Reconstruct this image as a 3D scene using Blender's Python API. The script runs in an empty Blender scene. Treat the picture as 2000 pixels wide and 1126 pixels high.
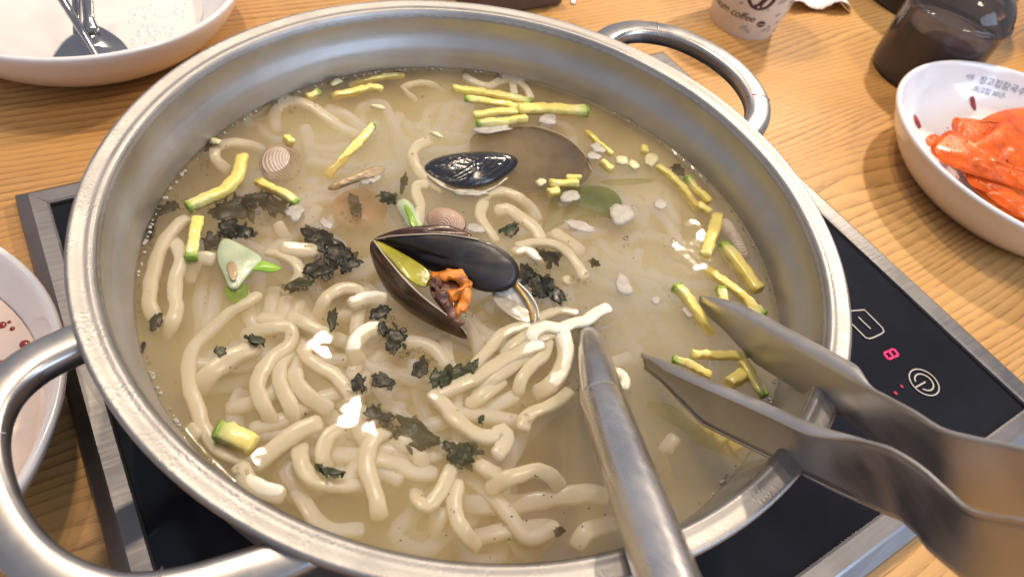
import bpy, bmesh, math, random
from mathutils import Vector, noise

random.seed(7)
scene = bpy.context.scene
COL = scene.collection

# ------------------------------------------------------------------ camera
CAM = Vector((-0.14946, -0.19537, 0.3366))
YAW, PITCH, ROLL, FPX = 0.73931, 0.87519, 0.2574, 1366.6
cy, sy, cp, sp, cr, sr = (math.cos(YAW), math.sin(YAW), math.cos(PITCH),
                          math.sin(PITCH), math.cos(ROLL), math.sin(ROLL))
FWD = Vector((sy * cp, cy * cp, -sp))
_r = Vector((cy, -sy, 0))
_u = _r.cross(FWD)
RIGHT = _r * cr + _u * sr
UP = -_r * sr + _u * cr
cam_data = bpy.data.cameras.new("camera")
cam_data.sensor_width = 36
cam_data.lens = 36 * FPX / 2000
cam_data.clip_start = 0.01
cam_data.clip_end = 50
cam = bpy.data.objects.new("camera", cam_data)
COL.objects.link(cam)
from mathutils import Matrix
cam.matrix_world = Matrix(((RIGHT.x, UP.x, -FWD.x, CAM.x), (RIGHT.y, UP.y, -FWD.y, CAM.y),
                           (RIGHT.z, UP.z, -FWD.z, CAM.z), (0, 0, 0, 1)))
scene.camera = cam
cam_data.dof.use_dof = True
cam_data.dof.focus_distance = 0.36
cam_data.dof.aperture_fstop = 11


def at(px, py, z=0.0):
    """world point on the horizontal plane z that the photograph shows at (px, py)"""
    d = FWD + RIGHT * ((px - 1000) / FPX) - UP * ((py - 563) / FPX)
    return CAM + d * ((z - CAM.z) / d.z)


# ------------------------------------------------------------------ light
w = bpy.data.worlds.new("World")
scene.world = w
w.use_nodes = True
w.node_tree.nodes["Background"].inputs[0].default_value = (0.80, 0.85, 1.0, 1)
w.node_tree.nodes["Background"].inputs[1].default_value = 0.46


def lamp(name, loc, target, size, power, color, size_y=None):
    d = bpy.data.lights.new(name, 'AREA')
    d.shape = 'ELLIPSE' if size < 0.1 else 'RECTANGLE'
    d.size = size
    d.size_y = size_y or size
    d.energy = power
    d.color = color
    o = bpy.data.objects.new(name, d)
    COL.objects.link(o)
    o.location = loc
    o.rotation_euler = (Vector(target) - Vector(loc)).to_track_quat('-Z', 'Y').to_euler()
    return o


lamp("ceiling_lamp", (0.165, 0.60, 1.40), (0.1, 0.1, 0), 0.065, 6.5, (1.0, 0.80, 0.58), 0.05)
lamp("ceiling_lamp", (0.175, 0.83, 1.40), (0.1, 0.1, 0), 0.05, 4.0, (1.0, 0.80, 0.58), 0.03)
lamp("ceiling_lamp", (-0.10, 0.62, 1.40), (0.1, 0.1, 0), 0.03, 3.5, (1.0, 0.80, 0.58), 0.05)
lamp("ceiling_lamp", (0.97, 0.44, 0.90), (0.2, 0.0, 0), 0.055, 10.5, (1.0, 0.82, 0.60))
lamp("ceiling_lamp", (0.62, -0.45, 1.45), (0.1, 0.0, 0), 0.22, 6.5, (1.0, 0.80, 0.58))
lamp("cool_window", (0.75, -1.45, 0.95), (0.1, 0.1, 0), 1.1, 17.0, (0.55, 0.74, 1.0), 0.8)

scene.view_settings.view_transform = 'Standard'
scene.view_settings.look = 'None'
scene.view_settings.exposure = 0.02
scene.view_settings.gamma = 1.0
scene.cycles.use_denoising = True
scene.cycles.volume_bounces = 8
scene.cycles.volume_step_rate = 0.12
scene.cycles.volume_max_steps = 128
scene.cycles.transparent_max_bounces = 16
scene.cycles.max_bounces = 12
scene.cycles.caustics_reflective = False
scene.cycles.caustics_refractive = False
scene.cycles.sample_clamp_indirect = 4.0


# ------------------------------------------------------------------ materials
class NT:
    def __init__(self, name):
        self.m = bpy.data.materials.new(name)
        self.m.use_nodes = True
        self.t = self.m.node_tree
        self.b = self.t.nodes["Principled BSDF"]
        self.out = self.t.nodes["Material Output"]
        self.tc = None

    def n(self, kind, **kw):
        nd = self.t.nodes.new(kind)
        for k, v in kw.items():
            if k in nd.inputs:
                nd.inputs[k].default_value = v
            else:
                setattr(nd, k, v)
        return nd

    def l(self, a, b):
        self.t.links.new(a, b)

    def co(self, scale=(1, 1, 1), rot=(0, 0, 0), kind='Object'):
        if self.tc is None:
            self.tc = self.n('ShaderNodeTexCoord')
        mp = self.n('ShaderNodeMapping')
        mp.inputs['Scale'].default_value = scale
        mp.inputs['Rotation'].default_value = rot
        self.l(self.tc.outputs[kind], mp.inputs[0])
        return mp.outputs[0]

    def noise(self, scale, detail=4, rough=0.55, co=None, dist=0.0):
        nd = self.n('ShaderNodeTexNoise')
        nd.inputs['Scale'].default_value = scale
        nd.inputs['Detail'].default_value = detail
        nd.inputs['Roughness'].default_value = rough
        nd.inputs['Distortion'].default_value = dist
        self.l(co if co is not None else self.co(), nd.inputs['Vector'])
        return nd.outputs['Fac']

    def ramp(self, fac, stops):
        r = self.n('ShaderNodeValToRGB')
        e = r.color_ramp.elements
        while len(e) < len(stops):
            e.new(0.5)
        for el, (p, c) in zip(e, stops):
            el.position = p
            el.color = (c[0], c[1], c[2], 1) if hasattr(c, '__len__') else (c, c, c, 1)
        self.l(fac, r.inputs[0])
        return r.outputs[0]

    def math(self, op, a, b=0.0, c=None):
        nd = self.n('ShaderNodeMath')
        nd.operation = op
        for i, v in enumerate((a, b, c)):
            if v is None:
                continue
            if isinstance(v, (int, float)):
                nd.inputs[i].default_value = v
            else:
                self.l(v, nd.inputs[i])
        return nd.outputs[0]

    def mix(self, fac, a, b, mode='MIX'):
        nd = self.n('ShaderNodeMix')
        nd.data_type = 'RGBA'
        nd.blend_type = mode
        for i, v in ((0, fac), (6, a), (7, b)):
            if isinstance(v, (int, float)):
                nd.inputs[i].default_value = v
            elif isinstance(v, tuple):
                nd.inputs[i].default_value = (v[0], v[1], v[2], 1)
            else:
                self.l(v, nd.inputs[i])
        return nd.outputs[2]

    def bump(self, h, strength=0.3, dist=0.001):
        nd = self.n('ShaderNodeBump')
        nd.inputs['Strength'].default_value = strength
        nd.inputs['Distance'].default_value = dist
        self.l(h, nd.inputs['Height'])
        self.l(nd.outputs[0], self.b.inputs['Normal'])
        return nd.outputs[0]

    def attr(self, name):
        nd = self.n('ShaderNodeAttribute')
        nd.attribute_name = name
        return nd.outputs['Fac']

    def set(self, **kw):
        for k, v in kw.items():
            s = self.b.inputs[k.replace('_', ' ')]
            if hasattr(v, 'links') or hasattr(v, 'is_linked'):
                self.l(v, s)
            elif isinstance(v, tuple) and len(v) == 3 and s.type == 'RGBA':
                s.default_value = (v[0], v[1], v[2], 1)
            else:
                s.default_value = v
        return self


def simple(name, base, rough=0.4, metal=0.0, var=0.12, scale=60, bump=0.1, bscale=200, bdist=0.0005, **kw):
    m = NT(name)
    f = m.noise(scale)
    dark = tuple(c * (1 - var) for c in base)
    lite = tuple(min(1, c * (1 + var)) for c in base)
    m.set(Base_Color=m.ramp(f, [(0.3, dark), (0.7, lite)]), Metallic=metal)
    m.set(Roughness=m.ramp(m.noise(scale * 2.3), [(0.3, max(0.02, rough - 0.06)), (0.7, rough + 0.08)]))
    if bump:
        m.bump(m.noise(bscale), bump, bdist)
    m.set(**kw)
    return m.m


def steel(name, base=(0.62, 0.58, 0.55), rough=0.28, aniso_dir=None, scratch=0.25, spots=0.0):
    m = NT(name)
    a = m.noise(35, 5)
    c = m.ramp(a, [(0.25, tuple(v * 0.82 for v in base)), (0.75, base)])
    st = (700, 25, 25) if aniso_dir is None else aniso_dir
    s = m.noise(1.0, 3, 0.6, co=m.co(st))
    blot = m.ramp(m.noise(16, 6, 0.65), [(0.42, 0.0), (0.66, 1.0)])
    m.set(Base_Color=c, Metallic=m.math('SUBTRACT', 1.0, m.math('MULTIPLY', blot, 0.12)))
    rr = m.math('ADD', m.math('MULTIPLY', s, 0.22), m.math('ADD', m.math('MULTIPLY', blot, 0.10), rough - 0.13))
    m.set(Roughness=rr)
    h = m.math('MULTIPLY', s, scratch)
    if spots:
        v = m.n('ShaderNodeTexVoronoi')
        v.inputs['Scale'].default_value = 620
        m.l(m.co(), v.inputs['Vector'])
        d = m.ramp(v.outputs['Distance'], [(0.1, 1.0), (0.55, 0.0)])
        big = m.ramp(m.noise(90, 4), [(0.40, 0.0), (0.62, 1.0)])
        h = m.math('ADD', h, m.math('MULTIPLY', m.math('MULTIPLY', d, big), spots))
    m.bump(h, 0.35, 0.0006)
    return m.m


def wood_material():
    m = NT("ash_wood")
    co = m.co((0.9, 6.0, 6.0))
    warp = m.noise(1.6, 3, 0.5, co=m.co((0.55, 2.2, 1)))
    sep = m.n('ShaderNodeSeparateXYZ')
    m.l(m.co(), sep.inputs[0])
    y = m.math('ADD', sep.outputs[1], m.math('MULTIPLY', warp, 0.10))
    # growth rings: each a sharp dark start that fades, its width wandering across the board
    wob = m.noise(5.0, 3, 0.5, co=m.co((0.30, 1.6, 1)))
    ph = m.math('ADD', m.math('MULTIPLY', y, 165.0), m.math('MULTIPLY', wob, 11.0))
    band = m.math('POWER', m.math('SUBTRACT', 1.0, m.math('FRACT', ph)), 2.3)
    fine = m.noise(1.0, 5, 0.7, co=m.co((45, 1300, 1300)))
    pores = m.ramp(m.noise(1.0, 3, 0.6, co=m.co((60, 1900, 1900))), [(0.55, 0.0), (0.70, 1.0)])
    patch = m.noise(3.2, 3, 0.5, co=m.co((1.0, 3.0, 1)))
    base = m.ramp(patch, [(0.30, (0.50, 0.25, 0.070)), (0.55, (0.60, 0.335, 0.115)), (0.75, (0.67, 0.41, 0.17))])
    dark = m.mix(0.92, base, (0.15, 0.062, 0.016), 'MIX')
    dash = m.ramp(m.noise(1.0, 4, 0.65, co=m.co((55, 900, 900))), [(0.38, 0.0), (0.55, 1.0)])
    gone = m.ramp(m.noise(3.4, 4, 0.6, co=m.co((0.8, 4.0, 1))), [(0.34, 0.25), (0.60, 1.0)])
    amt = m.math('MULTIPLY', m.math('MULTIPLY', band, gone), m.math('ADD', m.math('MULTIPLY', dash, 0.85), 0.18))
    c = m.mix(amt, base, dark)
    c = m.mix(m.math('MULTIPLY', pores, m.math('ADD', m.math('MULTIPLY', band, 0.6), 0.14)), c, (0.16, 0.07, 0.022))
    m.set(Base_Color=c, Roughness=m.math('ADD', m.math('MULTIPLY', fine, 0.2), 0.30))
    m.set(Coat_Weight=0.12, Coat_Roughness=0.25)
    m.bump(m.math('SUBTRACT', 1.0, m.math('ADD', m.math('MULTIPLY', pores, 0.7), m.math('MULTIPLY', band, 0.3))), 0.25, 0.0005)
    return m.m


def noodle_material():
    m = NT("wheat_noodle")
    f = m.noise(45, 3)
    m.set(Base_Color=m.ramp(f, [(0.3, (0.83, 0.76, 0.60)), (0.7, (0.90, 0.86, 0.75))]),
          Roughness=m.ramp(m.noise(130), [(0.3, 0.24), (0.7, 0.42)]))
    m.set(Subsurface_Weight=0.5, Subsurface_Radius=(1.0, 0.75, 0.45), Subsurface_Scale=0.005,
          Coat_Weight=0.15, Coat_Roughness=0.12, Specular_IOR_Level=0.4)
    m.bump(m.noise(240, 4), 0.16, 0.0008)
    return m.m


def zucchini_material(name, skin=False):
    m = NT(name)
    g = m.attr('g')
    f = m.noise(110, 4)
    gg = m.math('ADD', g, m.math('MULTIPLY', m.math('SUBTRACT', f, 0.5), 0.35))
    if skin:
        c = m.ramp(f, [(0.3, (0.16, 0.28, 0.02)), (0.7, (0.30, 0.44, 0.05))])
    else:
        c = m.ramp(gg, [(0.0, (0.82, 0.68, 0.19)), (0.5, (0.80, 0.70, 0.28)), (0.78, (0.62, 0.65, 0.24)), (1.0, (0.33, 0.45, 0.06))])
    m.set(Base_Color=c, Roughness=0.32, Subsurface_Weight=0.45, Subsurface_Radius=(1, 0.8, 0.25), Subsurface_Scale=0.003,
          Coat_Weight=0.3, Coat_Roughness=0.1)
    m.bump(m.noise(320, 4), 0.35, 0.0008)
    return m.m


def shell_material(name, stops, stripes=60, rough=0.25, coat=0.4, depth=0.4):
    m = NT(name)
    g = m.attr('g')
    f = m.noise(55, 5)
    p = m.math('ADD', m.math('MULTIPLY', g, stripes), m.math('MULTIPLY', f, 5.0))
    s = m.math('ADD', m.math('MULTIPLY', m.math('SINE', p), 0.5), 0.5)
    k = m.math('ADD', m.math('MULTIPLY', s, 0.28), m.math('MULTIPLY', m.noise(75, 5, 0.65), 0.72))
    m.set(Base_Color=m.ramp(k, stops), Roughness=rough, Coat_Weight=coat, Coat_Roughness=0.12)
    m.bump(m.math('ADD', s, m.math('MULTIPLY', m.noise(260), 0.5)), depth, 0.0004)
    return m.m


def water_material():
    m = NT("cloudy_broth")
    fr = m.n('ShaderNodeFresnel')
    fr.inputs[0].default_value = 1.34
    tr = m.n('ShaderNodeBsdfTransparent')
    tr.inputs[0].default_value = (0.993, 0.970, 0.915, 1)
    gl = m.n('ShaderNodeBsdfGlossy')
    gl.inputs['Roughness'].default_value = 0.03
    h = m.math('ADD', m.noise(48, 1, 0.5), m.math('MULTIPLY', m.noise(130, 1, 0.5), 0.16))
    nb = m.n('ShaderNodeBump')
    nb.inputs['Strength'].default_value = 0.5
    nb.inputs['Distance'].default_value = 0.0008
    m.l(h, nb.inputs['Height'])
    m.l(nb.outputs[0], gl.inputs['Normal'])
    m.l(nb.outputs[0], fr.inputs['Normal'])
    mx = m.n('ShaderNodeMixShader')
    m.l(fr.outputs[0], mx.inputs[0])
    m.l(tr.outputs[0], mx.inputs[1])
    m.l(gl.outputs[0], mx.inputs[2])
    m.l(mx.outputs[0], m.out.inputs['Surface'])
    vs = m.n('ShaderNodeVolumeScatter')
    vs.inputs['Color'].default_value = (0.985, 0.775, 0.39, 1)
    cloud = m.ramp(m.noise(15, 4, 0.62), [(0.38, 0.30), (0.64, 1.0)])
    m.l(m.math('MULTIPLY', cloud, 135.0), vs.inputs['Density'])
    vs.inputs['Anisotropy'].default_value = 0.2
    va = m.n('ShaderNodeVolumeAbsorption')
    va.inputs['Color'].default_value = (0.97, 0.36, 0.05, 1)
    va.inputs['Density'].default_value = 2.4
    ad = m.n('ShaderNodeAddShader')
    m.l(vs.outputs[0], ad.inputs[0])
    m.l(va.outputs[0], ad.inputs[1])
    m.l(ad.outputs[0], m.out.inputs['Volume'])
    return m.m


def clear_material(name, tint, rough=0.03, ior=1.4, bump=0.0, haze=0.0):
    m = NT(name)
    fr = m.n('ShaderNodeFresnel')
    fr.inputs[0].default_value = ior
    tr = m.n('ShaderNodeBsdfTransparent')
    tr.inputs[0].default_value = (*tint, 1)
    gl = m.n('ShaderNodeBsdfGlossy')
    gl.inputs['Roughness'].default_value = rough
    if bump:
        nb = m.n('ShaderNodeBump')
        nb.inputs['Strength'].default_value = bump
        nb.inputs['Distance'].default_value = 0.001
        m.l(m.noise(120), nb.inputs['Height'])
        m.l(nb.outputs[0], gl.inputs['Normal'])
    mx = m.n('ShaderNodeMixShader')
    m.l(fr.outputs[0], mx.inputs[0])
    m.l(tr.outputs[0], mx.inputs[1])
    m.l(gl.outputs[0], mx.inputs[2])
    last = mx.outputs[0]
    if haze:
        df = m.n('ShaderNodeBsdfDiffuse')
        df.inputs[0].default_value = (0.42, 0.37, 0.36, 1)
        m2 = m.n('ShaderNodeMixShader')
        m2.inputs[0].default_value = haze
        m.l(last, m2.inputs[1])
        m.l(df.outputs[0], m2.inputs[2])
        last = m2.outputs[0]
    m.l(last, m.out.inputs['Surface'])
    return m.m


def emit_material(name, color, strength):
    m = NT(name)
    m.set(Base_Color=(0.02, 0.0, 0.0), Emission_Color=color, Emission_Strength=strength)
    return m.m


M = {}
M['wood'] = wood_material()
M['steel_rim'] = steel("wet_steel_rim", (0.40, 0.385, 0.375), 0.46, (60, 60, 60), 0.25, spots=0.35)
M['steel_wall'] = steel("brushed_steel_wall", (0.53, 0.51, 0.505), 0.46, (14, 14, 900), 0.05)
M['steel_floor'] = steel("scratched_steel_floor", (0.42, 0.36, 0.34), 0.38, (240, 20, 20), 0.5)
M['steel_handle'] = steel("handle_steel", (0.48, 0.455, 0.44), 0.30, (60, 60, 60), 0.12)
M['steel_frame'] = steel("scuffed_frame_steel", (0.27, 0.26, 0.265), 0.42, (28, 420, 60), 0.5)
M['steel_tongs'] = steel("tongs_steel", (0.60, 0.575, 0.56), 0.40, (120, 50, 120), 0.10)
M['steel_ladle'] = steel("ladle_steel", (0.68, 0.64, 0.62), 0.24, (380, 60, 60), 0.25)
M['steel_spoon'] = steel("spoon_steel", (0.40, 0.39, 0.39), 0.10, (60, 60, 60), 0.6)
M['glass_black'] = simple("black_ceramic_glass", (0.010, 0.010, 0.014), 0.10, 0, 0.3, 20, 0.03, 30, Specular_IOR_Level=0.22)
M['icon'] = simple("printed_icon", (0.48, 0.43, 0.38), 0.4, 0, 0.05, 100, 0)
M['led'] = emit_material("red_led", (1.0, 0.02, 0.10), 3.2)
M['led_dim'] = emit_material("dim_red_led", (1.0, 0.02, 0.12), 0.55)
M['noodle'] = noodle_material()
M['zuc'] = zucchini_material("zucchini_flesh")
M['zuc_skin'] = zucchini_material("zucchini_skin", True)
M['broth'] = water_material()
M['bubble'] = clear_material("bubble_film", (0.995, 0.985, 0.96), 0.05, 1.3)
M['foam'] = simple("grey_foam", (0.40, 0.365, 0.315), 0.5, 0, 0.2, 180, 0.5, 900, 0.0004, Subsurface_Weight=0.2, Subsurface_Scale=0.002)
M['egg'] = simple("pale_crumb", (0.74, 0.66, 0.36), 0.35, 0, 0.2, 150, 0.5, 300, 0.0008, Coat_Weight=0.3)
M['gim'] = simple("wet_seaweed", (0.009, 0.012, 0.008), 0.34, 0, 0.5, 160, 0.4, 500, 0.0006, Coat_Weight=0.05, Coat_Roughness=0.15, Specular_IOR_Level=0.3)
M['gim_green'] = simple("green_seaweed", (0.030, 0.040, 0.014), 0.34, 0, 0.4, 160, 0.4, 500, 0.0006, Coat_Weight=0.05, Coat_Roughness=0.15, Specular_IOR_Level=0.3)
M['mussel_out'] = shell_material("mussel_outer_shell", [(0.3, (0.012, 0.008, 0.010)), (0.7, (0.024, 0.015, 0.016))], 40, 0.42, 0.12, 0.10)
M['mussel_brown'] = shell_material("mussel_brown_shell", [(0.25, (0.022, 0.012, 0.011)), (0.5, (0.060, 0.024, 0.016)), (0.78, (0.19, 0.070, 0.034))], 20, 0.30, 0.3, 0.3)
M['mussel_black'] = shell_material("mussel_black_shell", [(0.3, (0.006, 0.006, 0.009)), (0.8, (0.022, 0.022, 0.030))], 80, 0.16, 0.6, 0.5)
M['nacre'] = shell_material("mussel_nacre", [(0.3, (0.50, 0.50, 0.47)), (0.7, (0.68, 0.66, 0.60))], 30, 0.2, 0.6, 0.1)
M['nacre_dark'] = shell_material("mussel_dark_inside", [(0.3, (0.030, 0.022, 0.026)), (0.7, (0.075, 0.055, 0.060))], 30, 0.2, 0.6, 0.1)
M['edge'] = simple("shell_edge", (0.50, 0.42, 0.32), 0.3, 0, 0.2, 120, 0.2)
M['gold'] = simple("golden_shell_band", (0.42, 0.26, 0.06), 0.3, 0, 0.3, 120, 0.2, Coat_Weight=0.4)
M['meat_green'] = simple("mussel_green_flesh", (0.34, 0.31, 0.022), 0.22, 0, 0.25, 60, 0.3, 160, 0.001, Subsurface_Weight=0.2, Subsurface_Scale=0.003, Coat_Weight=0.5)
M['meat_orange'] = simple("mussel_orange_flesh", (0.64, 0.21, 0.020), 0.30, 0, 0.5, 190, 0.7, 420, 0.001, Subsurface_Weight=0.25, Subsurface_Scale=0.003, Coat_Weight=0.4)
M['meat_brown'] = simple("mussel_brown_frill", (0.13, 0.045, 0.022), 0.3, 0, 0.5, 200, 0.8, 320, 0.0012, Coat_Weight=0.4)
M['clam'] = shell_material("striped_clam_shell", [(0.36, (0.30, 0.21, 0.16)), (0.43, (0.48, 0.39, 0.31)), (0.75, (0.56, 0.47, 0.39))], 95, 0.5, 0.05, 0.3)
M['clam_tan'] = shell_material("tan_clam_shell", [(0.25, (0.42, 0.27, 0.13)), (0.7, (0.58, 0.42, 0.24))], 40, 0.4, 0.2, 0.7)
M['clam_pink'] = shell_material("pinkish_clam_shell", [(0.25, (0.36, 0.21, 0.15)), (0.7, (0.55, 0.38, 0.28))], 80, 0.45, 0.1, 0.6)
M['clam_meat'] = simple("clam_flesh", (0.42, 0.22, 0.12), 0.35, 0, 0.3, 90, 0.4, 200, 0.001)
M['onion'] = simple("green_onion_white", (0.60, 0.68, 0.46), 0.25, 0, 0.15, 90, 0.3, 260, 0.0006, Subsurface_Weight=0.3, Subsurface_Scale=0.003, Coat_Weight=0.4)
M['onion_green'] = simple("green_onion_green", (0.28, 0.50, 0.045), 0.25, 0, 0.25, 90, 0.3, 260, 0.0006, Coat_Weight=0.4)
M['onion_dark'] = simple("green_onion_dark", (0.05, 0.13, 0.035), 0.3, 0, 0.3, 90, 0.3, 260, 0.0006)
M['ceramic'] = simple("white_melamine", (0.80, 0.77, 0.78), 0.16, 0, 0.02, 20, 0.03, 60, 0.0005, Coat_Weight=0.4, Coat_Roughness=0.06)
M['ink'] = simple("blue_grey_ink", (0.13, 0.17, 0.25), 0.4, 0, 0.2, 300, 0)
M['kimchi'] = simple("orange_kimchi", (0.64, 0.100, 0.006), 0.30, 0, 0.35, 70, 0.5, 330, 0.0009, Subsurface_Weight=0.25, Subsurface_Scale=0.003, Coat_Weight=0.12, Coat_Roughness=0.14, Specular_IOR_Level=0.3)
M['kimchi_juice'] = simple("kimchi_juice", (0.60, 0.16, 0.03), 0.12, 0, 0.25, 40, 0.1, 60, 0.0005, Coat_Weight=0.5)
M['chili'] = simple("chili_flake", (0.30, 0.018, 0.012), 0.25, 0, 0.4, 200, 0.4, Coat_Weight=0.5)
M['sauce_red'] = simple("red_sauce_stain", (0.66, 0.36, 0.20), 0.2, 0, 0.3, 40, 0.1)
M['milky'] = simple("milky_residue", (0.80, 0.755, 0.72), 0.12, 0, 0.06, 30, 0.1, 60, 0.001, Coat_Weight=0.5)
M['soup_pink'] = simple("pinkish_residue", (0.76, 0.61, 0.53), 0.12, 0, 0.10, 36, 0.1, 60, 0.001, Coat_Weight=0.5)
M['paper'] = simple("paper_cup_paper", (0.74, 0.66, 0.57), 0.6, 0, 0.03, 60, 0.08, 500)
M['print_brown'] = simple("brown_print", (0.065, 0.035, 0.035), 0.6, 0, 0.1, 100, 0)
M['print_grey'] = simple("grey_leaf_print", (0.43, 0.38, 0.33), 0.6, 0, 0.1, 100, 0)
M['tissue'] = simple("white_tissue", (0.80, 0.79, 0.82), 0.8, 0, 0.03, 200, 0.8, 700, 0.0008)
M['bottle'] = clear_material("smoky_plastic", (0.86, 0.82, 0.80), 0.05, 1.45, 0.05, 0.09)
M['soy'] = simple("soy_sauce", (0.036, 0.019, 0.017), 0.5, 0, 0.3, 40, 0.05)
M['cap'] = simple("dark_plastic_cap", (0.035, 0.028, 0.036), 0.3, 0, 0.2, 40, 0.05)
M['jar'] = simple("black_glazed_jar", (0.012, 0.012, 0.016), 0.22, 0, 0.3, 40, 0.1)
M['shadow_box_cup'] = simple("shadow_box_and_cup_brown", (0.075, 0.042, 0.035), 0.45, 0, 0.2, 40, 0.2)  # brown shared by the added shadow box and the dark cup
M['bone'] = simple("pale_metal_tip", (0.62, 0.52, 0.44), 0.3, 0.6, 0.1, 60, 0.1)


for nm, k in (('gim', 0.07), ('gim_green', 0.14), ('onion', 0.30), ('onion_green', 0.18)):
    mt = M[nm].node_tree
    b_, o_ = mt.nodes["Principled BSDF"], mt.nodes["Material Output"]
    tl = mt.nodes.new('ShaderNodeBsdfTransparent')
    tl.inputs[0].default_value = (0.62, 0.66, 0.40, 1)
    mm_ = mt.nodes.new('ShaderNodeMixShader')
    mm_.inputs[0].default_value = k
    mt.links.new(b_.outputs[0], mm_.inputs[1])
    mt.links.new(tl.outputs[0], mm_.inputs[2])
    mt.links.new(mm_.outputs[0], o_.inputs['Surface'])

# ------------------------------------------------------------------ mesh helpers
def obj(name, verts, faces, mat, parent=None, g=None, smooth=True, origin=None, mats=None, fm=None):
    """link one mesh object; verts are world points, the origin goes to the base centre"""
    vs = [Vector(v) for v in verts]
    if origin is None:
        if parent is not None:
            origin = parent['_o'] if '_o' in parent else parent.location
            origin = Vector(origin)
        else:
            n = len(vs)
            origin = Vector((sum(v.x for v in vs) / n, sum(v.y for v in vs) / n, min(v.z for v in vs)))
    me = bpy.data.meshes.new(name)
    me.from_pydata([v - origin for v in vs], [], faces)
    for mm in (mats or [mat]):
        me.materials.append(mm)
    if fm:
        me.polygons.foreach_set('material_index', fm)
    if smooth:
        me.polygons.foreach_set('use_smooth', [True] * len(me.polygons))
    if g is not None:
        a = me.attributes.new('g', 'FLOAT', 'POINT')
        a.data.foreach_set('value', g)
    bm = bmesh.new()
    bm.from_mesh(me)
    bmesh.ops.recalc_face_normals(bm, faces=bm.faces)
    bm.to_mesh(me)
    bm.free()
    me.update()
    o = bpy.data.objects.new(name, me)
    COL.objects.link(o)
    if parent is not None:
        o.parent = parent
        o.location = origin - WORLD[parent.name]
    else:
        o.location = origin
    WORLD[o.name] = origin
    return o


WORLD = {}


def empty(name, loc):
    o = bpy.data.objects.new(name, None)
    o.empty_display_size = 0.01
    COL.objects.link(o)
    o.location = loc
    WORLD[o.name] = Vector(loc)
    return o


def tag(o, label=None, cat=None, group=None, kind=None):
    if label:
        o['label'] = label
    if cat:
        o['category'] = cat
    if group:
        o['group'] = group
    if kind:
        o['kind'] = kind
    return o


def add(acc, vf):
    b = len(acc[0])
    acc[0].extend(vf[0])
    acc[1].extend([tuple(i + b for i in f) for f in vf[1]])


def lathe(profile, center=(0, 0), n=96, a0=0.0, a1=2 * math.pi):
    full = abs(a1 - a0 - 2 * math.pi) < 1e-6
    cols = n if full else n + 1
    v, f = [], []
    for r, z in profile:
        for i in range(cols):
            a = a0 + (a1 - a0) * i / n
            v.append((center[0] + r * math.cos(a), center[1] + r * math.sin(a), z))
    for k in range(len(profile) - 1):
        for i in range(n):
            j = (i + 1) % cols
            f.append((k * cols + i, k * cols + j, (k + 1) * cols + j, (k + 1) * cols + i))
    return v, f


def smooth_profile(p, n=5):
    q = [Vector((a, b, 0)) for a, b in p]
    return [(v.x, v.y) for v in catmull(q, n)]


def catmull(pts, n):
    out = []
    P = [pts[0] * 2 - pts[1]] + list(pts) + [pts[-1] * 2 - pts[-2]]
    for i in range(1, len(P) - 2):
        p0, p1, p2, p3 = P[i - 1:i + 3]
        for k in range(n):
            t = k / n
            out.append(0.5 * ((2 * p1) + (p2 - p0) * t + (2 * p0 - 5 * p1 + 4 * p2 - p3) * t * t
                              + (3 * p1 - p0 - 3 * p2 + p3) * t ** 3))
    out.append(pts[-1].copy())
    return out


def resample(pts, step):
    c = catmull(pts, 12) if len(pts) > 2 else [pts[0].lerp(pts[1], k / 12) for k in range(13)]
    out = [c[0]]
    acc = 0.0
    for a, b in zip(c, c[1:]):
        d = (b - a).length
        while d > 0 and acc + d >= step:
            t = (step - acc) / d
            a = a.lerp(b, t)
            out.append(a.copy())
            d = (b - a).length
            acc = 0.0
        acc += d
    if (out[-1] - c[-1]).length > step * 0.4:
        out.append(c[-1])
    return out


def sweep(pts, hw, hh, n=10, power=2.4, cap=True, up=Vector((0, 0, 1)), blunt=1.0):
    """tube along pts; hw / hh are half width and half height per point (callable of 0..1)"""
    v, f, g = [], [], []
    N = len(pts)
    rings = 0
    fw = hw if callable(hw) else (lambda t: hw)
    fh = hh if callable(hh) else (lambda t: hh)

    def ring(c, tdir, a, b):
        s = tdir.cross(up)
        if s.length < 1e-6:
            s = Vector((1, 0, 0))
        s.normalize()
        u = s.cross(tdir).normalized()
        for k in range(n):
            th = 2 * math.pi * k / n
            cx, cz = math.cos(th), math.sin(th)
            e = 2 / power
            x = math.copysign(abs(cx) ** e, cx) * a
            z = math.copysign(abs(cz) ** e, cz) * b
            v.append(c + s * x + u * z)

    seq = []
    for i in range(N):
        t = (pts[min(i + 1, N - 1)] - pts[max(i - 1, 0)]).normalized()
        q = i / (N - 1)
        seq.append((pts[i], t, fw(q), fh(q), q))
    if cap:
        c, t, a, b, q = seq[0]
        m_ = min(a, b)
        seq[0:0] = [(c - t * m_ * 0.75 * blunt, t, a * 0.35, b * 0.35, 0), (c - t * m_ * 0.5 * blunt, t, a * 0.78, b * 0.78, 0)]
        c, t, a, b, q = seq[-1]
        seq += [(c + t * m_ * 0.5 * blunt, t, a * 0.78, b * 0.78, 1), (c + t * m_ * 0.75 * blunt, t, a * 0.35, b * 0.35, 1)]
    for c, t, a, b, q in seq:
        ring(c, t, a, b)
        g += [q] * n
    R = len(seq)
    for i in range(R - 1):
        for k in range(n):
            j = (k + 1) % n
            f.append((i * n + k, i * n + j, (i + 1) * n + j, (i + 1) * n + k))
    f.append(tuple(range(n))[::-1])
    f.append(tuple((R - 1) * n + k for k in range(n)))
    return v, f, g


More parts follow.
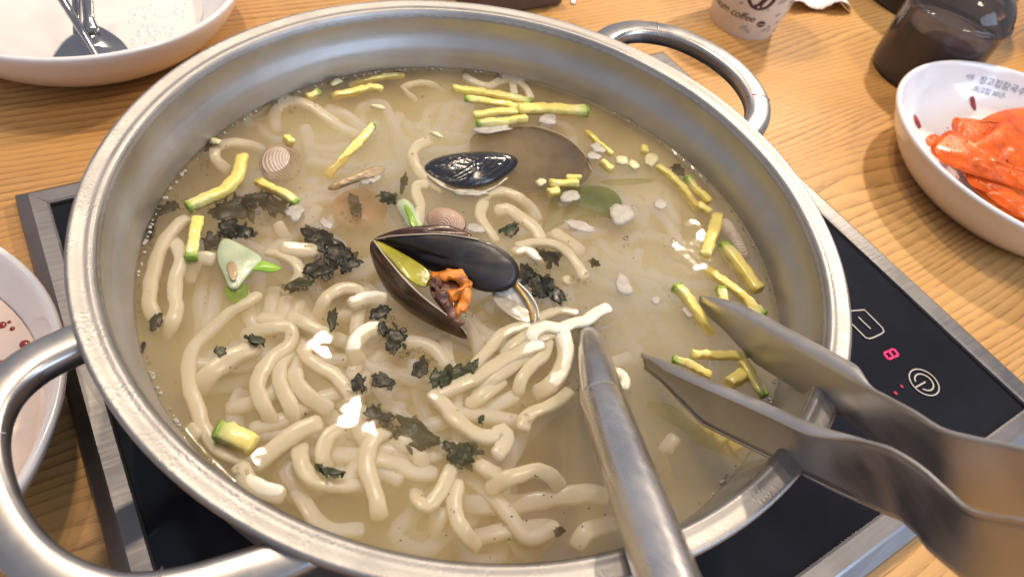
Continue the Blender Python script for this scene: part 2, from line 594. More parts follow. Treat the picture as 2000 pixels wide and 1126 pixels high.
def ico(c, r, flat=1.0, sub=1):
    t = (1 + 5 ** 0.5) / 2
    vs = [Vector(p).normalized() for p in ((-1, t, 0), (1, t, 0), (-1, -t, 0), (1, -t, 0), (0, -1, t), (0, 1, t),
                                           (0, -1, -t), (0, 1, -t), (t, 0, -1), (t, 0, 1), (-t, 0, -1), (-t, 0, 1))]
    fs = [(0, 11, 5), (0, 5, 1), (0, 1, 7), (0, 7, 10), (0, 10, 11), (1, 5, 9), (5, 11, 4), (11, 10, 2), (10, 7, 6),
          (7, 1, 8), (3, 9, 4), (3, 4, 2), (3, 2, 6), (3, 6, 8), (3, 8, 9), (4, 9, 5), (2, 4, 11), (6, 2, 10), (8, 6, 7), (9, 8, 1)]
    for _ in range(sub):
        cache, nf = {}, []

        def mid(a, b):
            k = (min(a, b), max(a, b))
            if k not in cache:
                vs.append((vs[a] + vs[b]).normalized())
                cache[k] = len(vs) - 1
            return cache[k]
        for a, b, d in fs:
            ab, bd, da = mid(a, b), mid(b, d), mid(d, a)
            nf += [(a, ab, da), (b, bd, ab), (d, da, bd), (ab, bd, da)]
        fs = nf
    c = Vector(c)
    return [c + Vector((p.x * r, p.y * r, p.z * r * flat)) for p in vs], fs


def newell(pts):
    n = Vector()
    for a, b in zip(pts, pts[1:] + pts[:1]):
        n += Vector(((a.y - b.y) * (a.z + b.z), (a.z - b.z) * (a.x + b.x), (a.x - b.x) * (a.y + b.y)))
    return n.normalized()


def loop_refine(pts, k):
    P = list(pts)
    n = len(P)
    out = []
    for i in range(n):
        p0, p1, p2, p3 = P[i - 1], P[i], P[(i + 1) % n], P[(i + 2) % n]
        for j in range(k):
            t = j / k
            out.append(0.5 * ((2 * p1) + (p2 - p0) * t + (2 * p0 - 5 * p1 + 4 * p2 - p3) * t * t
                              + (3 * p1 - p0 - 3 * p2 + p3) * t ** 3))
    return out


def dome(outline, bulge, thick, rings=9, face=None, umbo=0, rough=0.0, k=3, flat=2.0, jag=0.0):
    """a curved plate bounded by outline (world points): bulges by `bulge` along its normal
    (turned towards `face`), `thick` deep; g runs from the umbo point to the margin"""
    um = outline[umbo].copy()
    o = loop_refine(outline, k)
    if jag:
        o = [p + (p - um).normalized() * 0 + Vector((noise.noise(p * 900), noise.noise(p * 900 + Vector((9, 0, 0))), 0)) * jag for p in o]
    c = sum(o, Vector()) / len(o)
    n = newell(o)
    face = face or Vector((0, 0, 1))
    if n.dot(face) < 0:
        n = -n
        o = o[::-1]
    m = len(o)
    maxd = max((p - um).length for p in o)

    def layer(b):
        L = []
        for r in range(rings):
            s = 1 - r / rings
            h = b * (1 - s ** flat)
            for p in o:
                q = c + (p - c) * s + n * h
                if rough:
                    q = q + n * rough * noise.noise(q * 160) * (1 - s ** 6)
                L.append(q)
        L.append(c + n * b)
        return L
    top = layer(bulge)
    bot = [q - n * thick * (0.5 if i < m else 1.0) for i, q in enumerate(layer(bulge))]
    f, fm = [], []
    B = len(top)
    for side, off in ((0, 0), (1, B)):
        for r in range(rings - 1):
            for i in range(m):
                j = (i + 1) % m
                q = (off + r * m + i, off + r * m + j, off + (r + 1) * m + j, off + (r + 1) * m + i)
                f.append(q if side == 0 else q[::-1])
                fm.append(side)
        for i in range(m):
            j = (i + 1) % m
            q = (off + (rings - 1) * m + i, off + (rings - 1) * m + j, off + rings * m)
            f.append(q if side == 0 else q[::-1])
            fm.append(side)
    for i in range(m):
        j = (i + 1) % m
        f.append((i, B + i, B + j, j))
        fm.append(2)
    v = top + bot

    # growth coordinate: distance from the umbo over the distance to the margin that way
    dirs = [((p - um), p) for p in o]
    g = []
    for q in v:
        d = q - um
        L = d.length
        if L < 1e-7:
            g.append(0.0)
            continue
        best = max(dirs, key=lambda e: d.dot(e[0]) / (L * max(e[0].length, 1e-7)))
        g.append(min(1.2, L / max(best[0].length, 1e-6)))
    return v, f, g, fm

# ================================================================== the table
def slab(name, x0, x1, y0, y1, z0, z1, mat):
    v = [(x, y, z) for z in (z0, z1) for y in (y0, y1) for x in (x0, x1)]
    f = [(0, 2, 3, 1), (4, 5, 7, 6), (0, 1, 5, 4), (2, 6, 7, 3), (0, 4, 6, 2), (1, 3, 7, 5)]
    return obj(name, v, f, mat, smooth=False, origin=Vector((0, 0, 0)))


tag(slab("table", -1.2, 1.9, -0.9, 1.6, -0.03, 0.0, M['wood']), kind='structure')

# ================================================================== the induction cooker
CX0, CX1, CY0, CY1 = -0.2029, 0.3069, -0.2237, 0.1893
GZ = 0.0090
IX0, IX1, IY0, IY1 = -0.1870, 0.2862, -0.2058, 0.1705
hob = tag(empty("induction_cooktop", ((CX0 + CX1) / 2, (CY0 + CY1) / 2, 0)),
          "built-in black glass induction cooktop with scuffed steel frame under the big pot", "cooktop")
v = [(x, y, z) for z in (0.002, GZ) for y in (IY0, IY1) for x in (IX0, IX1)]
f = [(0, 2, 3, 1), (4, 5, 7, 6), (0, 1, 5, 4), (2, 6, 7, 3), (0, 4, 6, 2), (1, 3, 7, 5)]
obj("glass_panel", v, f, M['glass_black'], hob, smooth=False)


def rail(p_out0, p_out1, p_in0, p_in1):
    """one mitred rail of the frame: sloped outer facet, flat top, small drop to the glass"""
    def line(k, z):
        a = Vector(p_out0).lerp(Vector(p_in0), k)
        b = Vector(p_out1).lerp(Vector(p_in1), k)
        return [Vector((a.x + (b.x - a.x) * t, a.y + (b.y - a.y) * t,
                        z + 0.0004 * noise.noise(Vector((t * 7 + a.x * 40, k * 3, a.y * 40))))) for t in [i / 12 for i in range(13)]]
    rows = [line(0, 0.0005), line(0.0, 0.0035), line(0.06, 0.0062), line(0.40, 0.0112), line(0.47, 0.0120),
            line(0.92, 0.0117), line(0.985, 0.0108), line(1.0, 0.0092)]
    v = [p for r in rows for p in r]
    f = []
    for i in range(len(rows) - 1):
        for j in range(12):
            f.append((i * 13 + j, i * 13 + j + 1, (i + 1) * 13 + j + 1, (i + 1) * 13 + j))
    return v, f


e = 0.0012
for a, b, c, d in ((((CX0, CY0, 0)), (CX1, CY0, 0), (IX0 + e, IY0 + e, 0), (IX1 - e, IY0 + e, 0)),
                   ((CX1, CY0, 0), (CX1, CY1, 0), (IX1 - e, IY0 + e, 0), (IX1 - e, IY1 - e, 0)),
                   ((CX1, CY1, 0), (CX0, CY1, 0), (IX1 - e, IY1 - e, 0), (IX0 + e, IY1 - e, 0)),
                   ((CX0, CY1, 0), (CX0, CY0, 0), (IX0 + e, IY1 - e, 0), (IX0 + e, IY0 + e, 0))):
    o = obj("frame_rail", *rail(a, b, c, d), M['steel_frame'], hob, smooth=False)


def ribbon(pts, wd, z, th=0.0003, closed=False):
    """flat printed line of width wd through pts on the glass"""
    n = len(pts)
    v, f = [], []
    for i, p in enumerate(pts):
        a = pts[(i - 1) % n] if (closed or i > 0) else p
        b = pts[(i + 1) % n] if (closed or i < n - 1) else p
        t = (b - a).normalized()
        s = Vector((-t.y, t.x, 0)) * wd / 2
        for q, zz in ((p - s, z), (p + s, z), (p + s, z + th), (p - s, z + th)):
            v.append((q.x, q.y, zz))
    m = n if closed else n - 1
    for i in range(m):
        j = (i + 1) % n
        for k in range(4):
            l_ = (k + 1) % 4
            f.append((i * 4 + k, j * 4 + k, j * 4 + l_, i * 4 + l_))
    if not closed:
        f += [(0, 1, 2, 3), ((n - 1) * 4 + 3, (n - 1) * 4 + 2, (n - 1) * 4 + 1, (n - 1) * 4)]
    return v, f


IZ = GZ + 0.0004
key = [at(*p, IZ) for p in ((1655, 613), (1662, 607), (1688, 605), (1700, 617), (1712, 629), (1723, 640), (1726, 647), (1722, 651),
                            (1712, 656), (1703, 660), (1697, 661), (1690, 659), (1680, 649), (1671, 640), (1660, 629), (1654, 620))]
kk = tag(obj("minus_key", *ribbon(key, 0.0009, IZ, closed=True), M['icon'], hob, smooth=False))
obj("minus_sign", *ribbon([at(1676, 619, IZ), at(1700, 642, IZ)], 0.0009, IZ), M['icon'], kk, smooth=False)
pc = at(1804.5, 746, IZ)
ring = [pc + Vector((math.cos(a) * .0094, math.sin(a) * .0094, 0)) for a in [i * math.pi / 24 for i in range(48)]]
pk = obj("power_key", *ribbon(ring, 0.0008, IZ, closed=True), M['icon'], hob, smooth=False)
bar0, bar1 = at(1807, 745.5, IZ), at(1788, 756, IZ)
ba = math.atan2(bar1.y - pc.y, bar1.x - pc.x)
arc = [pc + Vector((math.cos(a) * .0059, math.sin(a) * .0059, 0)) for a in [ba + 0.5 + i * (2 * math.pi - 1.0) / 30 for i in range(31)]]
obj("power_arc", *ribbon(arc, 0.0009, IZ), M['icon'], pk, smooth=False)
obj("power_bar", *ribbon([bar0, bar1], 0.0009, IZ), M['icon'], pk, smooth=False)
# the lit figure 8: seven bars
dc = at(1740.5, 691, IZ)
ux, uy = Vector((0.0047, -0.0004, 0)), Vector((0.0004, 0.0024, 0))
segs = [(-1, -1, -1, 1), (0, -1, 0, 1), (1, -1, 1, 1), (-1, -1, 0, -1), (0, -1, 1, -1), (-1, 1, 0, 1), (0, 1, 1, 1)]
dig = ([], [])
for a, b, c, d in segs:
    p, q = dc + ux * a + uy * b, dc + ux * c + uy * d
    p, q = p.lerp(q, 0.10), q.lerp(p, 0.10)
    add(dig, ribbon([p, q], 0.0010, IZ))
obj("display_digit", dig[0], dig[1], M['led'], hob, smooth=False)
for p, r in (((1761, 754), .0011), ((1749, 767), .0013)):
    c = at(*p, IZ)
    obj("indicator_light", [c + Vector((math.cos(i * .5236) * r, math.sin(i * .5236) * r, 0.0002)) for i in range(12)], [tuple(range(12))],
        M['led_dim'], hob, smooth=False)

# ================================================================== the pot
pot = tag(empty("pot", (0, 0, GZ)), "wide stainless steel pot full of noodle soup on the induction cooktop", "pot")
WZ = 0.0629                      # broth level
wall_in = smooth_profile([(0.1690, 0.0990), (0.1684, 0.0965), (0.1688, 0.0925), (0.1688, 0.0885), (0.1680, 0.0845), (0.1664, 0.0805), (0.1650, 0.0770), (0.1641, 0.0730)], 4)
wall_low = smooth_profile([(0.1641, 0.0730), (0.1637, 0.0690), (0.1633, 0.0600), (0.1630, 0.0400),
                           (0.1615, 0.0280), (0.1570, 0.0195), (0.1500, 0.0160), (0.142, 0.0150)], 4)
outer = smooth_profile([(0.1720, 0.0940), (0.1712, 0.0880), (0.1695, 0.0780), (0.1685, 0.0400), (0.1670, 0.0260),
                        (0.1620, 0.0170), (0.1540, 0.0118), (0.1460, 0.0098)], 4)
obj("wall", *lathe(wall_in + wall_low[1:], n=144), M['steel_wall'], pot)
obj("outer_wall", *lathe(outer + [(0.0, 0.0096)], n=144), M['steel_wall'], pot)
obj("floor", *lathe([(0.1425, 0.0150), (0.12, 0.0150), (0.06, 0.0151), (0.0001, 0.0151)], n=96), M['steel_floor'], pot)
rim = smooth_profile([(0.1680, 0.0962), (0.1687, 0.0985), (0.1700, 0.1004), (0.1712, 0.1010), (0.1735, 0.1009), (0.1762, 0.1016),
                      (0.1785, 0.1020), (0.1797, 0.1013), (0.1800, 0.0995), (0.1795, 0.0978), (0.1775, 0.0966), (0.1740, 0.0955),
                      (0.1715, 0.0938)], 3)
v, f = lathe([(r + 0.0002, z) for r, z in rim], n=168)
v = [Vector(p) + Vector((0, 0, 0.00025 * noise.noise(Vector(p) * 25))) for p in v]
obj("rim", v, f, M['steel_rim'], pot)
hl = [Vector((-0.1745, -0.0006, .0925)), Vector((-0.1815, -0.0010, .0925)), Vector((-0.1962, -0.0050, .093)), Vector((-0.2075, -0.0140, .094)), Vector((-0.2140, -0.0280, .0945)),
      Vector((-0.2155, -0.0460, .0945)), Vector((-0.2120, -0.0670, .0945)), Vector((-0.2035, -0.0860, .0945)), Vector((-0.1895, -0.1005, .094)),
      Vector((-0.1735, -0.1075, .0935)), Vector((-0.1560, -0.1110, .093)), Vector((-0.1420, -0.1128, .0925)), Vector((-0.1320, -0.1130, .0925))]
hr = [Vector((0.1425, 0.1010, .0925)), Vector((0.1510, 0.1090, .0925)), Vector((0.1660, 0.1135, .093)), Vector((0.1840, 0.1105, .094)), Vector((0.2040, 0.0960, .0945)),
      Vector((0.2160, 0.0720, .0945)), Vector((0.2180, 0.0460, .0945)), Vector((0.2110, 0.0230, .094)), Vector((0.1990, 0.0085, .093)),
      Vector((0.1860, 0.0010, .0925)), Vector((0.1745, -0.0020, .0925))]
for h in (hl, hr):
    p = resample(h, 0.0035)
    hd = obj("handle", *sweep(p, 0.0075, 0.0058, 24, 3.4)[:2], M['steel_handle'], pot)
    for q in (0.30, 0.78):                       # welded seams and stamped dots on the flat top
        c = p[int(q * (len(p) - 1))]
        t = (p[int(q * (len(p) - 1)) + 1] - c).normalized()
        s = t.cross(Vector((0, 0, 1))).normalized()
        obj("seam", *sweep([c - s * 0.0076 + Vector((0, 0, 0.0036)), c - s * 0.004 + Vector((0, 0, 0.0059)), c + s * 0.004 + Vector((0, 0, 0.0059)), c + s * 0.0076 + Vector((0, 0, 0.0036))], 0.00035, 0.0003, 6)[:2],
            M['steel_floor'], hd)

# the broth: a closed body of cloudy liquid
bp = [(0.0001, WZ), (0.05, WZ), (0.10, WZ), (0.15, WZ), (0.1600, WZ), (0.1622, WZ + 0.0003), (0.1631, WZ + 0.0011), (0.16325, WZ + 0.0010),
      (0.1631, 0.0600), (0.1627, 0.0400), (0.1611, 0.0281), (0.1566, 0.0199), (0.1498, 0.0165), (0.12, 0.0156), (0.0001, 0.0156)]
tag(obj("broth", *lathe(bp, n=144), M['broth']), "cloudy golden soup broth filling the steel pot", "broth", kind='stuff')


# ================================================================== noodles
def noodle(px, d=-1.6, wd=3.7, label=None, group=None, tall=0.58, wob=1.0):
    """px: photo points (x, y[, depth in mm]); d: depth of the centre line below the broth in mm"""
    pts = []
    for p in px:
        dd = (p[2] * 1.4 if p[2] < 0 else p[2]) if len(p) > 2 else d
        pts.append(at(p[0], p[1], WZ + (dd - 3.0) * 0.001))
    pts = resample(pts, 0.0024)
    s = random.uniform(0, 100)
    for i, p in enumerate(pts):
        p.z += 0.0012 * wob * noise.noise(Vector((i * 0.16, s, 0)))
        p.x += 0.0006 * noise.noise(Vector((i * 0.3, s, 4)))
        p.y += 0.0006 * noise.noise(Vector((i * 0.3, s, 8)))
    W = wd * 0.001 * 0.85

    def hw(t):
        return W * (1 + 0.14 * noise.noise(Vector((t * L * 90, s, 1))) + 0.10 * noise.noise(Vector((t * L * 320, s, 2))))

    def hh(t):
        return W * tall * (1 + 0.14 * noise.noise(Vector((t * L * 90, s, 5))) + 0.08 * noise.noise(Vector((t * L * 320, s, 6))))
    L = 0.0024 * len(pts)
    tw = Vector((random.uniform(-.5, .5), random.uniform(-.5, .5), 1)).normalized()
    v, f, _ = sweep(pts, hw, hh, 12, 3.0, True, tw, 1.3)
    v = [p + Vector((noise.noise(p * 300), noise.noise(p * 300 + Vector((5, 0, 0))), noise.noise(p * 300 + Vector((0, 7, 0))))) * 0.00028 for p in v]
    o = obj("noodle", v, f, M['noodle'])
    tag(o, label or "pale noodle lying blurred deep under the cloudy broth", "noodle", group or "noodles in the pot")
    return o


NOOD = [
    ("long noodle sweeping down along the left pot wall, beside the seaweed", [(384, 421, -3), (345, 440), (316, 480), (300, 530), (292, 580), (298, 612), (318, 640, -3)], -1.2, 4.3),
    ("kinked noodle just inside the long left wall noodle", [(336, 466, -4), (351, 492), (352, 520), (341, 552), (344, 600), (335, 632), (324, 656, -5)], -1.4, 4.0),
    ("short stubby noodle end below the zucchini stick with green tip at left", [(368, 545, -5), (378, 520, -2), (394, 505), (416, 507)], 0.2, 4.2),
    ("small noodle end poking up above the white lump left of the mussel", [(544, 440, -2), (553, 458, -4), (562, 475, -7)], -2, 3.6),
    ("plump white noodle lump between seaweed clusters left of the mussel", [(556, 486), (578, 488), (600, 490), (612, 489)], 0.8, 4.9),
    ("hooked noodle right of the big green onion slice", [(524, 494, -1), (552, 500), (577, 514), (586, 535), (574, 552, -2), (556, 566, -5)], -0.2, 3.6),
    ("very long noodle looping from the left centre down to the zucchini chunk", [(502, 579), (476, 596), (444, 614, -3), (409, 645, -4), (380, 677, -3), (368, 712, -2), (372, 755), (388, 806), (412, 858), (448, 890), (490, 898, -3)], -1.2, 3.9),
    ("thick straight noodle lying diagonally in the left lower pot", [(500, 678), (470, 690), (438, 708), (408, 732), (386, 758, -4)], -0.6, 5.0),
    ("noodle bending over like a hook above the parallel strands", [(478, 655, -7), (505, 645, -3), (530, 641), (556, 639), (572, 653), (560, 678), (528, 706), (506, 742), (504, 770), (520, 800), (534, 832, -5)], -1.0, 4.0),
    ("second of the parallel strands below the hook bend", [(572, 686, -4), (550, 710), (545, 742), (556, 770), (570, 800), (576, 826, -5)], -1.0, 3.9),
    ("strand running down right from the hook bend to the bright glare", [(583, 663, -5), (597, 694), (624, 716), (650, 728), (668, 750), (690, 774)], -0.8, 3.7),
    ("short curved noodle nested under the strand near the bright glare", [(576, 728), (584, 752), (605, 776), (640, 797, -3)], -0.8, 4.4),
    ("white pointed noodle flap above the bright square glare", [(566, 620, -1), (588, 628), (612, 640), (636, 651), (648, 655, -1)], 0.6, 3.8),
    ("noodle rising up right from the zucchini chunk", [(484, 914, -5), (512, 898, -2), (545, 868), (584, 842), (622, 826, -1)], -1.0, 4.5),
    ("small hook noodle left of the upright white strand", [(664, 838, -1), (642, 852), (631, 872), (631, 898), (642, 914, -4)], -0.8, 3.6),
    ("curved noodle cradling the thin seaweed scrap at lower left", [(586, 876, -4), (587, 900), (598, 923), (622, 940), (664, 945), (712, 946, -5)], -1.2, 4.2),
    ("long level noodle crossing behind the upright white strand", [(642, 884, -5), (690, 890, -4), (741, 898, -3), (778, 906, -3), (812, 919, -3), (850, 924, -4)], -3, 4.5),
    ("upright white strand dropping towards the near pot rim", [(768, 846, -4), (744, 848, -1), (723, 868), (716, 900), (722, 932), (734, 962), (739, 990), (742, 1010, -2)], -0.6, 4.2),
    ("short noodle arch beside the dark seaweed sheet", [(764, 878, -5), (782, 868), (803, 873), (818, 890), (832, 904, -4)], -1.6, 4.2),
    ("U-shaped noodle loop in the near middle", [(882, 914), (868, 946), (850, 974), (832, 988), (817, 978), (814, 960, -4)], -0.6, 3.7),
    ("noodle falling straight down right of the U-shaped loop", [(893, 945, -1), (886, 980), (893, 1013), (909, 1042), (930, 1066, -5)], -1.2, 3.8),
    ("wavy white noodle with folded end near the clear patch", [(844, 772), (868, 792), (894, 822), (928, 848), (960, 852), (980, 838), (990, 848), (986, 866), (972, 888)], 0.3, 4.2),
    ("straight noodle piece lying above the wavy white noodle", [(980, 744, -1), (948, 768), (916, 790, -2)], -0.2, 3.7),
    ("noodle strand stretching from the dark seaweed strip up to the ladle", [(852, 770), (898, 752), (946, 728), (990, 700), (1030, 682), (1058, 676)], 0.2, 4.6),
    ("wavy upper strand heaped against the ladle", [(928, 712), (958, 678), (982, 652), (1006, 640), (1038, 633), (1064, 616), (1094, 605), (1124, 612)], 1.2, 3.6),
    ("noodle strand with pointed tip reaching past the ladle neck", [(1036, 676, 0), (1040, 654), (1064, 640), (1092, 643), (1118, 632), (1146, 627), (1166, 610), (1188, 601)], 2.0, 4.2),
    ("thin noodle strand lowest in the white heap left of the ladle", [(1046, 690, -1), (1020, 700), (996, 722), (962, 744), (930, 772, -2)], -0.4, 3.4),
    ("short wavy strand tucked inside the white heap left of the ladle", [(1080, 652), (1052, 664), (1030, 654), (1004, 672), (984, 690, -1)], 0.8, 3.3),
    ("noodle strand dropping from the heap's middle towards the wavy folded one", [(1070, 668, 0), (1062, 694), (1040, 712), (1018, 740), (1012, 764, -2)], -0.2, 3.6),
    ("thick noodle hanging down left of the ladle neck", [(1098, 652, 2), (1104, 688), (1098, 722), (1076, 750), (1048, 768, -3)], 0.8, 5.0),
    ("knobbly noodle end left of the ladle above the clear patch", [(1112, 766, 0), (1082, 788), (1052, 802), (1028, 815), (1022, 838)], 0.4, 4.0),
    ("small noodle curl touching the right side of the ladle neck", [(1190, 726, 0), (1206, 728), (1220, 740), (1217, 758)], 1.4, 3.3),
    ("lone pale noodle standing in clear broth right of the ladle", [(1316, 856, -2), (1299, 878, -4), (1299, 908, -9), (1308, 945, -18)], -4, 4.2),
    ("arched noodle below the clear patch", [(1092, 948, -3), (1078, 930), (1048, 919), (1016, 926), (984, 938), (956, 954, -4)], -1.0, 4.0),
    ("short noodle end right of the dark seaweed sheet", [(926, 900, -3), (946, 913), (976, 925, -3)], -0.8, 4.0),
    ("blurred level noodle leading to the ladle shaft at lower right", [(912, 984, -9), (1000, 984, -8), (1070, 974, -6), (1140, 962, -4), (1182, 968, -5)], -6, 5.0),
    ("blurred noodle below the level one near the rim", [(930, 1050, -10), (1000, 1034, -8), (1076, 1027, -9)], -8, 4.6),
    ("bent noodle by the ladle shaft next to a dark seaweed bit", [(1196, 1022, -9), (1150, 1036, -4), (1126, 1066, -6)], -5, 4.6),
    ("short blurred noodle stub below the U-shaped loop", [(862, 1000, -4), (852, 1018, -5), (848, 1038, -9)], -5, 4.6),
    ("noodle sliding down to the near left rim", [(582, 962, -6), (600, 992, -4), (622, 1020, -4), (660, 1036, -5), (704, 1034, -6)], -4, 4.2),
    ("broad white torn noodle end at the near left wall", [(470, 914), (484, 940), (510, 957), (546, 966)], 0.6, 4.8),
    ("tiny noodle tip by the left wall above the zucchini chunk", [(372, 834), (387, 850)], -0.4, 3.0),
    ("ring-shaped noodle left of the mussel", [(622, 612, -4), (632, 590), (648, 574), (671, 563), (694, 566), (708, 576, -1)], -0.4, 3.8),
    ("plump pale noodle piece touching the brown mussel valve", [(688, 594), (712, 585), (738, 584), (748, 586)], 0.4, 4.4),
    ("C-shaped white noodle below the mussel", [(744, 643, 0), (718, 646), (698, 662), (691, 684), (698, 704, -2)], 1.2, 4.6),
    ("looped noodle at the far left behind the clam", [(540, 252, -6), (535, 228, -3), (545, 210), (570, 198), (600, 204), (630, 224, -1.5), (664, 247, -2.5), (704, 268, -5)], -0.4, 3.9),
    ("hooked noodle by the left wall above the thick zucchini stick", [(512, 290, -7), (474, 281, -2), (446, 279), (424, 288), (420, 310), (442, 330, -4)], -0.4, 3.8),
    ("ring noodle floating near the far wall", [(808, 194, -6), (790, 176, -2), (804, 163), (836, 161), (862, 176, -7)], -0.8, 3.8),
    ("wavy noodle above the zucchini sticks at the far wall", [(907, 149), (926, 160), (952, 168), (978, 157), (1006, 159), (1028, 174), (1038, 192)], 0.2, 3.2),
    ("tiny upright noodle stub behind the zucchini sticks", [(1000, 162), (1004, 184)], 0.2, 3.0),
    ("curved noodle hugging the left end of the black mussel", [(838, 275, -1), (815, 285), (806, 305), (815, 328), (834, 350), (862, 368)], 0.0, 3.8),
    ("upright hooked noodle behind the open mussel", [(832, 360), (814, 363), (814, 384), (820, 404), (820, 436)], 0.4, 3.6),
    ("arching noodle just below the black mussel", [(942, 392, -1), (956, 379), (986, 375), (1014, 388), (1034, 406, -4), (1050, 428, -7)], 0.0, 3.8),
    ("noodle dropping behind the rounded end of the open mussel", [(944, 392, -1), (938, 420), (950, 444), (968, 468)], 0.0, 4.0),
    ("pale noodle inside the arch right of the open mussel", [(972, 412, -1), (992, 411), (1012, 423), (1032, 436), (1047, 451), (1056, 466)], -0.6, 4.4),
    ("broad blurred noodle strip right of the mussel", [(1084, 458, -3), (1112, 472, -3), (1130, 494, -5)], -3, 6.0),
    ("smooth noodle arc framing the pointed noodle right of the mussel", [(1012, 480), (1044, 474), (1078, 477), (1106, 492), (1126, 514), (1142, 544)], 0.8, 3.4),
    ("white pointed noodle at the tip of the open mussel", [(1008, 492), (1028, 490), (1046, 503), (1062, 518, -4)], 0.8, 4.4),
    ("small noodle knob at the end of the seaweed right of mussel", [(1106, 546), (1112, 554)], 0.4, 3.8),
    ("blurred noodle sinking below the clam at far left", [(596, 250, -7), (606, 290, -9), (620, 330, -12)], -8, 4.2),
    ("faint noodle beside the diagonal yellow zucchini stick", [(640, 215, -6), (680, 228, -6), (716, 258, -8)], -6, 4.4),
    ("faint submerged strand left of the looped noodle", [(505, 240, -6), (522, 262, -8), (545, 275, -9)], -7, 4.0),
    ("submerged strand under the green onion slice", [(424, 560, -10), (418, 600, -8), (404, 640, -9)], -9, 4.2),
    ("submerged strand right of the green onion slice", [(534, 570, -8), (528, 610, -7), (514, 648, -7)], -7, 4.4),
    ("faint straight strand above the hook bend", [(560, 585, -6), (552, 616, -6), (544, 650, -7)], -6, 4.4),
    ("blurred noodle under the near left zucchini chunk", [(500, 838, -8), (540, 834, -7), (590, 846, -9)], -8, 4.4),
    ("blurred noodle curve between hook noodle and glare", [(470, 770, -9), (458, 810, -7), (462, 842, -9)], -8, 4.4),
]
for lab, px, d, wd in NOOD:
    noodle(px, d, wd, lab)


def inside_clear(p):
    for c, r in (((0.004, -0.128), 0.040), ((0.045, -0.128), 0.034)):
        if (p.x - c[0]) ** 2 + (p.y - c[1]) ** 2 < r * r:
            return True
    return False


def inside_murk(p):
    for px, py, r in ((1200, 500, .082), (1010, 270, .062), (690, 395, .050), (800, 225, .045)):
        c = at(px, py, WZ)
        if (p.x - c.x) ** 2 + (p.y - c.y) ** 2 < r * r:
            return True
    return False


made = 0
while made < 170:                    # the heap lying deeper in the broth
    a, r = random.uniform(0, 6.283), 0.145 * math.sqrt(random.random())
    p = Vector((r * math.cos(a), r * math.sin(a), 0))
    depth = -8.5 - 21 * random.random()
    th = random.uniform(0, 6.283)
    curl = random.uniform(-0.5, 0.5)
    pts = []
    for i in range(random.randint(5, 11)):
        pts.append(p.copy())
        p = p + Vector((math.cos(th), math.sin(th), 0)) * 0.013
        th += curl + random.uniform(-0.35, 0.35)
        if p.length > 0.142:
            th += 1.3
    if any(q.length > 0.150 or inside_clear(q) or (depth > -15 and inside_murk(q)) for q in pts):
        continue
    dz = random.uniform(-4, 4)
    for i, q in enumerate(pts):
        q.z = WZ + (depth + dz * math.sin(i * 0.8)) * 0.001
    q = resample(pts, 0.003)
    o = obj("noodle", *sweep(q, 0.0035, 0.0026, 8, 3.0)[:2], M['noodle'])
    qm = q[len(q) // 2]
    where = None
    for px, py, text in ((430, 620, "left, beside the long wall noodle"), (420, 880, "near left, by the zucchini chunk"), (640, 760, "centre left, under the white glare"),
                         (660, 980, "near edge, below upright white strand"), (960, 960, "near middle, around the U-shaped loop"), (900, 800, "middle, below the wavy white noodle"),
                         (560, 260, "far left, behind the striped clam"), (800, 180, "far wall, by the ring noodle"), (1000, 420, "middle, behind the open mussel"),
                         (1260, 620, "right, left of the tong tips"), (1400, 420, "right wall, among the zucchini"), (560, 440, "left, among the black seaweed"),
                         (1140, 980, "near right, around the ladle shaft"), (700, 620, "centre, below the open mussel")):
        dd = (at(px, py, WZ) - qm).length
        if where is None or dd < where[0]:
            where = (dd, text)
    tag(o, ("dim noodle sunk low in the broth at the " if depth < -15 else "pale noodle just under the broth at the ") + where[1], "noodle", "noodles in the pot")
    made += 1


